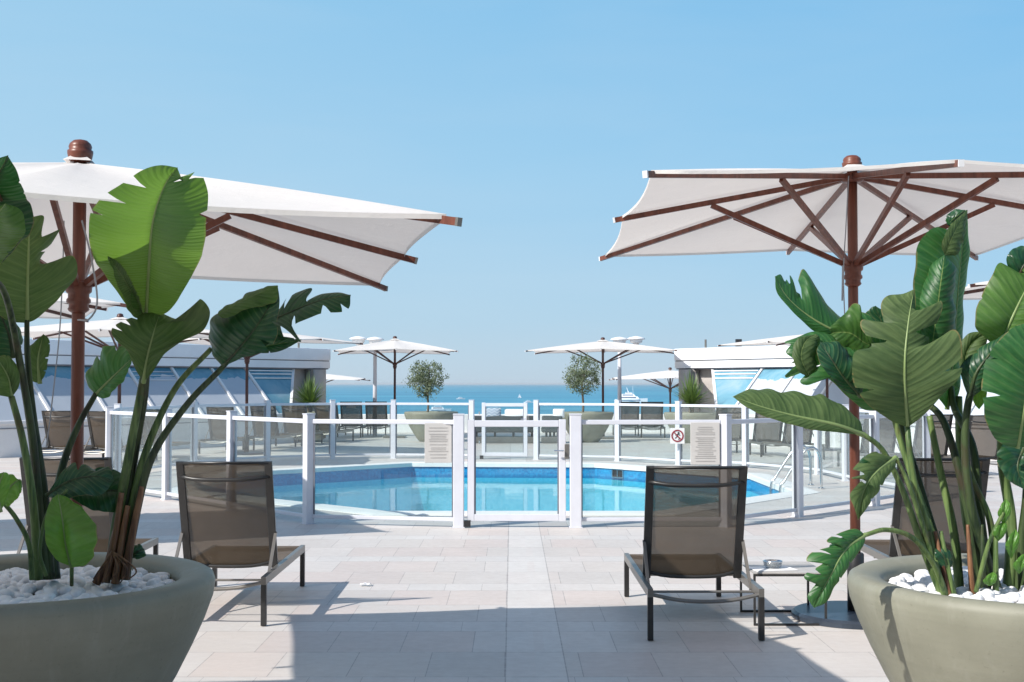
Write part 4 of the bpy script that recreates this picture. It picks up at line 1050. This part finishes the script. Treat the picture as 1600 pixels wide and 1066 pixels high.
# R4 tall leaf
leaf(C_, [(1480, 640, 5.12), (1488, 560, 5.14), (1496, 460, 5.16), (1504, 380, 5.16), (1511, 328, 5.12)],
     [(1450, 600, 5.05), (1428, 545, 5.0), (1424, 470, 5.0), (1434, 400, 5.02), (1448, 362, 5.05), (1470, 352, 5.08), (1480, 340, 5.1)],
     [(1500, 610, 5.14), (1502, 540, 5.2), (1508, 460, 5.22), (1514, 380, 5.2)], 'leaf', [(-1, .45, .15, .01), (-1, .86, .5, .02)], .12)
leaf(C_, [(1452, 570, 4.98), (1462, 500, 4.96), (1470, 440, 4.96), (1476, 398, 5.0)], [(1440, 550, 5.0), (1436, 480, 5.0), (1452, 420, 5.02)], [(1480, 560, 5.02), (1492, 490, 5.04), (1490, 420, 5.05)], 'leaf', [(-1, .5, .08, .01)], .16, rib=False)
leaf(C_, [(1476, 400, 5.02), (1486, 375, 5.0), (1500, 348, 5.02), (1512, 328, 5.06)], [(1472, 380, 5.0), (1485, 352, 5.0)], [(1498, 395, 5.02), (1508, 360, 5.04)], 'leafunder', [(-1, .5, .05, .01)], .1, rib=False)
leaf(C_, [(1480, 352, 5.1), (1492, 340, 5.08), (1508, 328, 5.08)], [(1478, 340, 5.1), (1490, 328, 5.1)], [(1490, 355, 5.1), (1504, 342, 5.1)], 'leafdark', [(-1, .5, .05, .01)], .1, rib=False)
# R1
leaf(C_, [(1385, 562, 5.1), (1345, 530, 5.05), (1300, 515, 5.0), (1258, 490, 4.98), (1228, 462, 4.96), (1211, 432, 4.96)],
     [(1355, 570, 5.1), (1310, 535, 5.02), (1270, 516, 4.98), (1235, 484, 4.95), (1214, 455, 4.94)],
     [(1380, 520, 5.12), (1345, 488, 5.12), (1322, 500, 5.12), (1300, 478, 5.12), (1282, 465, 5.12), (1262, 432, 5.12), (1250, 424, 5.1), (1246, 455, 5.06), (1236, 430, 5.06), (1226, 440, 5.02), (1218, 430, 5.0)],
     'leaf', [(1, .28, .5, .012), (1, .48, .3, .015), (1, .72, .7, .015), (1, .86, .6, .015)], .12)
leaf(C_, [(1372, 545, 5.04), (1350, 535, 5.02), (1325, 520, 5.0), (1285, 522, 5.0)], [(1358, 520, 5.02), (1338, 475, 5.04), (1320, 490, 5.02), (1300, 508, 5.0)], [(1350, 560, 5.02), (1315, 550, 5.0), (1295, 535, 5.0)], 'leafbright', [(-1, .4, .2, .01)], .14, rib=False)
# R2
leaf(C_, [(1388, 640, 5.0), (1350, 600, 4.95), (1312, 572, 4.92), (1275, 548, 4.92), (1236, 538, 4.95)],
     [(1350, 640, 4.98), (1320, 615, 4.92), (1292, 590, 4.88), (1262, 602, 4.88), (1250, 596, 4.88), (1262, 580, 4.9), (1228, 590, 4.9), (1232, 572, 4.9), (1245, 565, 4.92), (1228, 552, 4.94)],
     [(1390, 600, 5.04), (1358, 565, 5.02), (1318, 535, 5.0), (1285, 520, 4.98), (1250, 525, 4.98), (1226, 534, 4.97)],
     'leaf', [(-1, .45, .3, .01), (-1, .66, .6, .02), (-1, .8, .6, .02), (1, .5, .25, .01)], .14)
leaf(C_, [(1345, 620, 4.9), (1318, 590, 4.86), (1298, 560, 4.86), (1282, 535, 4.9)], [(1318, 610, 4.86), (1290, 580, 4.84), (1276, 552, 4.86)], [(1352, 592, 4.92), (1338, 562, 4.92), (1306, 535, 4.94)], 'leafdark', [(-1, .5, .1, .01)], .12)
leaf(C_, [(1390, 600, 5.06), (1362, 570, 5.06), (1330, 548, 5.06), (1300, 535, 5.04)], [(1350, 590, 5.04), (1320, 565, 5.04)], [(1378, 565, 5.1), (1345, 540, 5.1), (1320, 530, 5.08)], 'leafbright', [(1, .5, .1, .01)], .12)
leaf(C_, [(1265, 590, 4.88), (1252, 560, 4.86), (1258, 535, 4.88), (1275, 522, 4.92)], [(1248, 580, 4.86), (1238, 555, 4.86), (1246, 530, 4.88)], [(1275, 575, 4.9), (1275, 545, 4.9), (1282, 530, 4.92)], 'leafunder', [(-1, .5, .1, .01)], .18, rib=False)
leaf(C_, [(1400, 560, 5.14), (1385, 520, 5.14), (1372, 490, 5.14), (1368, 478, 5.14)], [(1372, 545, 5.14), (1350, 500, 5.14), (1360, 482, 5.14)], [(1420, 540, 5.16), (1400, 500, 5.16)], 'leafdark', [(-1, .5, .2, .01)], .12)
# R5
leaf(C_, [(1350, 680, 4.72), (1305, 664, 4.66), (1240, 650, 4.62), (1190, 636, 4.6), (1145, 620, 4.6)],
     [(1310, 676, 4.66), (1250, 668, 4.6), (1195, 650, 4.58), (1165, 636, 4.58)],
     [(1338, 655, 4.78), (1312, 628, 4.8), (1285, 617, 4.8), (1268, 622, 4.8), (1240, 613, 4.78), (1206, 607, 4.74), (1178, 611, 4.7), (1158, 613, 4.65)],
     'leafunder', [(1, .27, .25, .02), (-1, .5, .05, .01)], .16, lab='long pale green leaf pointing left over the fence')
# R9
leaf(C_, [(1400, 715, 4.72), (1372, 735, 4.66), (1350, 765, 4.62), (1341, 812, 4.62)],
     [(1385, 712, 4.7), (1362, 708, 4.68), (1335, 730, 4.64), (1332, 748, 4.62), (1350, 745, 4.6), (1330, 770, 4.6), (1334, 792, 4.6)],
     [(1398, 730, 4.7), (1382, 752, 4.66), (1366, 778, 4.64), (1350, 800, 4.62)], 'leafunder', [(-1, .35, .5, .02), (-1, .48, .6, .03), (-1, .65, .55, .02), (1, .5, .3, .02), (1, .7, .3, .02)], .22)
leaf(C_, [(1378, 712, 4.71), (1358, 722, 4.68), (1340, 735, 4.66)], [(1366, 706, 4.7), (1345, 718, 4.68)], [(1372, 722, 4.7), (1352, 733, 4.67)], 'leafdark', bow=.1, rib=False)
# R10
leaf(C_, [(1352, 836, 4.64), (1322, 858, 4.58), (1300, 895, 4.52), (1284, 925, 4.5), (1272, 950, 4.5)],
     [(1335, 826, 4.62), (1300, 838, 4.58), (1290, 848, 4.56), (1305, 852, 4.56), (1270, 862, 4.54), (1262, 876, 4.52), (1285, 880, 4.52), (1257, 898, 4.5), (1262, 908, 4.5), (1278, 908, 4.5), (1262, 930, 4.5), (1266, 942, 4.5)],
     [(1350, 850, 4.62), (1330, 880, 4.56), (1306, 915, 4.52), (1292, 940, 4.5)], 'leaf', [(-1, .22, .6, .015), (-1, .34, .7, .015), (-1, .46, .6, .015), (-1, .58, .7, .015), (-1, .70, .6, .015), (-1, .82, .6, .015), (1, .4, .3, .01), (1, .6, .4, .01)], .22, lab='drooping torn leaf hanging left of the planter')
leaf(C_, [(1345, 838, 4.63), (1320, 848, 4.6), (1295, 856, 4.58)], [(1325, 836, 4.62), (1300, 848, 4.6)], [(1335, 850, 4.61), (1308, 862, 4.59)], 'leafdark', bow=.1, rib=False)
leaf(C_, [(1482, 890, 4.8), (1474, 868, 4.8), (1462, 855, 4.82)], [(1466, 885, 4.8), (1460, 865, 4.8)], [(1490, 878, 4.82), (1482, 858, 4.82)], 'leafdark', bow=.15)
# D stalks
stalk(D, [(1535, 930, 4.95), (1520, 830, 4.95), (1500, 740, 4.96), (1475, 660, 5.0), (1450, 630, 5.02)], .038, .014, 'stalkdark')
stalk(D, [(1545, 930, 4.98), (1530, 800, 5.0), (1520, 700, 5.02), (1492, 640, 5.1), (1485, 600, 5.12)], .036, .014, 'stalkdark')
stalk(D, [(1540, 930, 5.02), (1512, 820, 5.05), (1500, 700, 5.08), (1498, 620, 5.12)], .034, .016, 'stalk')
stalk(D, [(1555, 930, 4.95), (1548, 820, 4.95), (1520, 750, 4.95), (1505, 700, 5.0)], .026, .010, 'stalk')
stalk(D, [(1560, 930, 4.96), (1520, 800, 4.9), (1508, 700, 4.9), (1515, 620, 4.88), (1540, 560, 4.86)], .034, .014, 'stalkdark')
stalk(D, [(1575, 930, 5.0), (1580, 820, 5.02), (1566, 720, 5.04), (1568, 640, 5.05), (1580, 560, 5.05)], .036, .018, 'stalk')
stalk(D, [(1590, 930, 5.0), (1596, 850, 5.0), (1605, 760, 5.0), (1600, 640, 5.05)], .032, .016, 'stalkdark')
stalk(D, [(1525, 925, 4.85), (1545, 850, 4.8), (1568, 800, 4.78)], .014, .008, 'stalk')
stalk(D, [(1600, 930, 4.95), (1618, 830, 4.92), (1630, 760, 4.9)], .03, .014, 'stalkdark')
for i in range(3): stalk(D, [(1520 + i * 18, 935, 4.88), (1516 + i * 20, 880, 4.88), (1512 + i * 22, 820, 4.9)], .020, .008, ('stalkdry', 'stalkdark', 'stalk')[i])
# R8 sheath
leaf(D, [(1515, 625, 4.88), (1525, 585, 4.84), (1548, 552, 4.84), (1572, 520, 4.86)], [(1505, 600, 4.88), (1502, 570, 4.88), (1530, 545, 4.88), (1555, 530, 4.88)], [(1532, 610, 4.86), (1548, 585, 4.84), (1565, 555, 4.84)], 'leafdark', [(-1, .6, .3, .02)], .15)
leaf(D, [(1512, 590, 4.95), (1508, 560, 4.95), (1520, 535, 4.95), (1545, 518, 4.95)], [(1502, 580, 4.95), (1498, 550, 4.95), (1512, 522, 4.95)], [(1530, 570, 4.95), (1540, 545, 4.95)], 'leafunder', [(-1, .5, .1, .01)], .2, rib=False)
# R6
leaf(D, [(1560, 545, 4.92), (1580, 500, 4.9), (1602, 455, 4.92), (1630, 410, 4.95)],
     [(1542, 530, 4.9), (1521, 506, 4.88), (1532, 468, 4.9), (1550, 430, 4.95), (1563, 411, 4.98), (1590, 425, 4.98), (1610, 405, 4.98)],
     [(1590, 540, 4.9), (1640, 500, 4.9), (1670, 440, 4.92)], 'leafbright', [(-1, .82, .5, .015), (-1, .4, .06, .01)], .12)
leaf(D, [(1590, 440, 5.0), (1600, 415, 4.98), (1620, 390, 5.0)], [(1578, 425, 5.0), (1573, 402, 5.0), (1590, 385, 5.02)], [(1610, 440, 5.0), (1640, 410, 5.0)], 'leafdark', [(-1, .5, .06, .01)], .2)
# R7
leaf(D, [(1590, 700, 4.86), (1600, 640, 4.8), (1610, 570, 4.8), (1625, 500, 4.85)],
     [(1560, 690, 4.82), (1538, 650, 4.78), (1534, 602, 4.78), (1545, 555, 4.8), (1562, 530, 4.82), (1590, 508, 4.84)],
     [(1640, 690, 4.85), (1670, 620, 4.82), (1670, 540, 4.85)], 'leaf', [(-1, .42, .5, .01), (-1, .62, .3, .01)], .10, lab='large dark green leaf at the right edge')
leaf(D, [(1600, 700, 4.95), (1590, 730, 4.92), (1600, 765, 4.9)], [(1575, 690, 4.95), (1558, 710, 4.92), (1570, 745, 4.9)], [(1625, 700, 4.95), (1630, 740, 4.92)], 'leafdark', [(-1, .5, .3, .02)], .14)
leaf(D, [(1530, 640, 4.92), (1524, 610, 4.92), (1532, 575, 4.92)], [(1522, 630, 4.92), (1516, 605, 4.92)], [(1540, 625, 4.92), (1542, 600, 4.92)], 'leafyoung', bow=.15, rib=False)
leaf(D, [(1500, 608, 4.9), (1470, 590, 4.88), (1440, 578, 4.86)], [(1480, 600, 4.9), (1455, 588, 4.88)], [(1490, 592, 4.9), (1460, 580, 4.88)], 'leaf', bow=.1, rib=False)
# small sprouts
rr = random.Random(5)
for (px, py, w) in ((1568, 800, 26), (1580, 850, 30), (1560, 830, 20), (1592, 880, 22), (1545, 905, 14)):
    a = rr.uniform(-.8, .8)
    leaf(D, [(px, py + w * .8, 4.8), (px + a * 6, py, 4.78), (px + a * 18, py - w * .8, 4.8)], [(px - 9, py + 4, 4.78), (px - 6 + a * 8, py - w * .4, 4.78)], [(px + 10, py + 6, 4.78), (px + 9 + a * 10, py - w * .4, 4.78)], 'leafyoung', bow=.2, rib=False)

# ---------------------------------------------------------------- olive trees, yuccas
def olive(px, d, cz, rx, rz, label, seed, bare=.0):
    rr = random.Random(seed); x = X(px, d); e = empty('olive_tree', (x, d, .72))
    tr = MB(); top = Vector((rr.uniform(-.04, .04), 0, cz - .72 - rz * .35))
    tr.tube(spline([(0, 0, 0), (.02, 0, .25), top], 12), [.035 - .012 * i / 11 for i in range(12)], 8)
    tips = []
    for i in range(14):
        a = rr.uniform(0, 6.28); b = rr.uniform(.15, 1.25)
        q = top + Vector((math.cos(a) * math.sin(b) * rx * .8, math.sin(a) * math.sin(b) * rx * .8, math.cos(b) * rz * 1.1 + .02))
        mid_ = top.lerp(q, .5) + Vector((rr.uniform(-.05, .05),) * 3)
        tr.tube(spline([top - Vector((0, 0, rr.uniform(0, .12))), mid_, q], 7), [.014 - .0018 * k_ for k_ in range(7)], 5); tips += [q, mid_, mid_.lerp(q, .5)]
    tr.build('trunk', 'bark', e, smooth=True)
    cr = MB(); uv = []
    cc = Vector((0, 0, cz - .72))
    clumps = []
    for i in range(120):
        while True:
            v = Vector((rr.uniform(-1, 1), rr.uniform(-1, 1), rr.uniform(-1, 1)))
            if .15 < v.length < 1: break
        clumps.append(cc + Vector((v.x * rx * (1 - .22 * max(0, -v.z)), v.y * rx, v.z * rz)) * rr.choice((.85, .95, 1.0, 1.05, 1.16)))
    for c in clumps:
        rad = rr.uniform(.035, .10)
        for _ in range(34):
            v = Vector((rr.gauss(0, 1), rr.gauss(0, 1), rr.gauss(0, 1))); p = c + v * rad * .8
            dr = Vector((rr.gauss(0, 1), rr.gauss(0, 1), rr.gauss(.3, 1))).normalized(); s = dr.cross(Vector((rr.gauss(0, 1), rr.gauss(0, 1), rr.gauss(0, 1)))).normalized()
            L = rr.uniform(.045, .075); w = L * .2
            cr.add([p, p + dr * L * .5 + s * w, p + dr * L, p + dr * L * .5 - s * w], [(0, 1, 2, 3)]); uv += [(0.1, rr.random()), (.9, rr.random()), (.1, rr.random()), (.9, rr.random())]
    cr.uv = uv; cr.build('crown', 'olive', e, recalc=False)
    tag(e, label, 'tree', 'small olive trees in planters')
olive(668, 34.6, 1.68, .50, .50, 'small round olive tree in a planter left of the gate', 3)
olive(910, 34.2, 1.76, .50, .52, 'small round olive tree in a planter right of the gate', 4)
def yucca(px, d, label, seed, R_=.80):
    rr = random.Random(seed); e = empty('yucca_plant', (X(px, d), d, .72))
    MB().tube([(0, 0, 0), (0, 0, .3)], [.07, .06], 8).build('trunk', 'bark', e)
    mb = MB(); uv = []
    for i in range(170):
        a = rr.uniform(0, 6.28); b = rr.uniform(.05, 1.5); L = R_ * rr.uniform(.75, 1.1)
        dr = Vector((math.cos(a) * math.sin(b), math.sin(a) * math.sin(b), math.cos(b))); s = Vector((-math.sin(a), math.cos(a), 0))
        p0 = Vector((0, 0, rr.uniform(.18, .36))); pts = []
        for t in (0, .35, .7, 1):
            c = p0 + dr * L * t + Vector((0, 0, -.25 * L * t * t * math.sin(b))); w = .024 * (1 - t ** 2) + .001
            pts.append((c - s * w, c + Vector((0, 0, -.008 * (1 - t))), c + s * w))
        o = len(mb.v)
        mb.grid(pts); uv += [((-1, 0, 1)[j], t * .4 + i * .1) for t in range(4) for j in range(3)]
    mb.uv = uv; mb.build('leaves', 'yucca', e, recalc=False)
    tag(e, label, 'plant', 'spiky plants before the pavilions')
yucca(484, 34.4, 'spiky green plant in front of the beige end of the left pavilion', 11)
yucca(1080, 33.8, 'spiky green plant in front of the white end of the right pavilion', 12, .88)

# ---------------------------------------------------------------- boats
def boat(px, py, L, kind, label, sail=False):
    d = (H + 20) * F / (py - 600); x = X(px, d)
    e = empty('boat' if kind != 'yacht' else 'motor_yacht', (x, d, -20))
    h = L * .10; sec = []
    for t in (0, .15, .4, .7, .9, 1.0):
        w = L * .13 * (1 - max(0, (t - .35) / .65) ** 2.2) * (.85 if t == 0 else 1); z = h * (1 + .35 * t ** 2)
        xx = (t - .5) * L
        sec.append([(xx, -w, z), (xx + (.0), -w * .75, 0), (xx, w * .75, 0), (xx, w, z), (xx, -w, z)])
    m = MB(); m.grid(sec); m.add(sec[0][:4], [(0, 1, 2, 3)])
    m.grid([[s[0] for s in sec], [s[3] for s in sec]])
    m.build('hull', 'hull', e)
    MB().box((-L * .02, -L * .118, h * .62), (L * .6, .1, h * .16)).build('hull_windows', 'navy', e)
    def deck(x0, x1, z0, z1, w, sl=.35):
        vs = [(x0, -w, z0), (x1, -w, z0), (x1, w, z0), (x0, w, z0), (x0 + (z1 - z0) * sl * .3, -w * .9, z1), (x1 - (z1 - z0) * sl * 2.2, -w * .9, z1), (x1 - (z1 - z0) * sl * 2.2, w * .9, z1), (x0 + (z1 - z0) * sl * .3, w * .9, z1)]
        MB().add(vs, [(0, 3, 2, 1), (4, 5, 6, 7), (0, 1, 5, 4), (1, 2, 6, 5), (2, 3, 7, 6), (3, 0, 4, 7)]).build('cabin', 'hull', e)
        MB().box(((x0 + x1) / 2 - L * .02, 0, (z0 + z1) / 2 + (z1 - z0) * .08), ((x1 - x0) * .72, w * 2.02, (z1 - z0) * .34)).build('cabin_windows', 'navy', e)
    if kind == 'yacht':
        deck(-L * .38, L * .26, h * 1.02, h * 1.85, L * .10); deck(-L * .30, L * .14, h * 1.85, h * 2.6, L * .085); deck(-L * .18, L * .04, h * 2.6, h * 3.1, L * .06)
        MB().tube([(-L * .08, 0, h * 3.1), (-L * .14, 0, h * 4.6)], [.5, .25], 6).build('mast', 'hull', e)
        MB().tube([(L * .06, 0, h * 2.6), (L * .05, 0, h * 5.0)], .16, 6).build('mast', 'hull', e)
    elif sail:
        MB().tube([(0, 0, h), (0, 0, L * 1.1)], .08, 6).build('mast', 'hull', e)
        MB().add([(-L * .4, 0, h * 1.6), (-.2, 0, h * 1.6), (-.2, 0, L * 1.05)], [(0, 1, 2)]).add([(.3, .05, h * 1.2), (L * .45, .05, h * 1.2), (.1, .05, L * .9)], [(0, 1, 2)]).build('sail', 'towel', e)
    else:
        deck(-L * .30, L * .22, h * 1.02, h * 2.0, L * .10); 
        MB().box((-L * .05, 0, h * 2.5), (L * .3, L * .16, h * .1)).build('hard_top', 'hull', e)
        for sx in (-1, 1): MB().tube([(sx * L * .12 - L * .05, 0, h * 2.0), (sx * L * .12 - L * .05, 0, h * 2.5)], .1, 5).build('top_strut', 'hull', e)
        MB().tube([(-L * .1, 0, h * 2.5), (-L * .12, 0, h * 3.6)], .08, 5).build('mast', 'hull', e)
    tag(e, label, 'boat', 'boats at anchor on the sea')
    e.rotation_euler = (0, 0, R(-6 if kind == 'yacht' else 8))
boat(986, 629, 38, 'yacht', 'large white motor yacht on the sea right of the right lamp post')
boat(686, 643.5, 19, 'b', 'white cabin cruiser close in, below the left olive tree')
boat(826, 629.5, 11, 'b', 'small white motor boat just left of the far gate post')
boat(857, 634, 9, 'b', 'small white motor boat just right of the far gate post')
boat(812, 622, 6, 's', 'tiny white sailing boat far out near the centre', sail=True)
boat(720, 624, 12, 'b', 'tiny white boat far out left of the far gate')

# scrap of paper on the paving
mb = MB(); rr = random.Random(3)
rows = [[(i * .018 + rr.uniform(-.004, .004), j * .016 + rr.uniform(-.004, .004), .008 + rr.uniform(0, .018)) for j in range(4)] for i in range(6)]
mb.grid(rows); o = mb.build('paper_scrap', 'paper'); p = P(562, 914, 9.85); o.location = (p.x, p.y, 0); tag(o, 'tiny crumpled white scrap on the paving beside the left lounger shadow', 'litter')

# ---------------------------------------------------------------- unseen hotel wall added to cut sky fill from behind the camera; air
hb = empty('added_hotel_wall', (0, -5.5, 0))
MB().box((0, 0, 3.6), (44, .5, 7.2)).build('wall', mat('tan_wall_render', (.17, .15, .135), .85, .2, var=.1, scale=1), hb)
for i in range(9):
    for j in range(2):
        w_ = MB().box((-19 + i * 4.75, .262, 1.5 + j * 3.3), (3.4, .06, 2.4)).build('window', 'darkline', hb)
        MB().box((-19 + i * 4.75, .30, 1.5 + j * 3.3), (3.2, .02, 2.2)).build('pane', 'pane_blue', w_)
MB().box((0, .1, 7.3), (44.4, .9, .2)).build('cornice', 'whitewall', hb)
tag(hb, 'unseen tan hotel wall with two rows of wide windows, added behind the viewer to block sky light', 'building')

t = NT('haze_air'); pv = t.n('ShaderNodeVolumePrincipled'); pv.inputs['Density'].default_value = 4.2e-5
pv.inputs['Color'].default_value = (.97, .99, 1.0, 1); pv.inputs['Anisotropy'].default_value = .2
t.l(pv.outputs[0], t.out.inputs['Volume'])
mb = MB().box((0, 29000, -3.5), (70000, 60000, 35.5)); o = mb.build('haze', t.m); tag(o, kind='stuff')
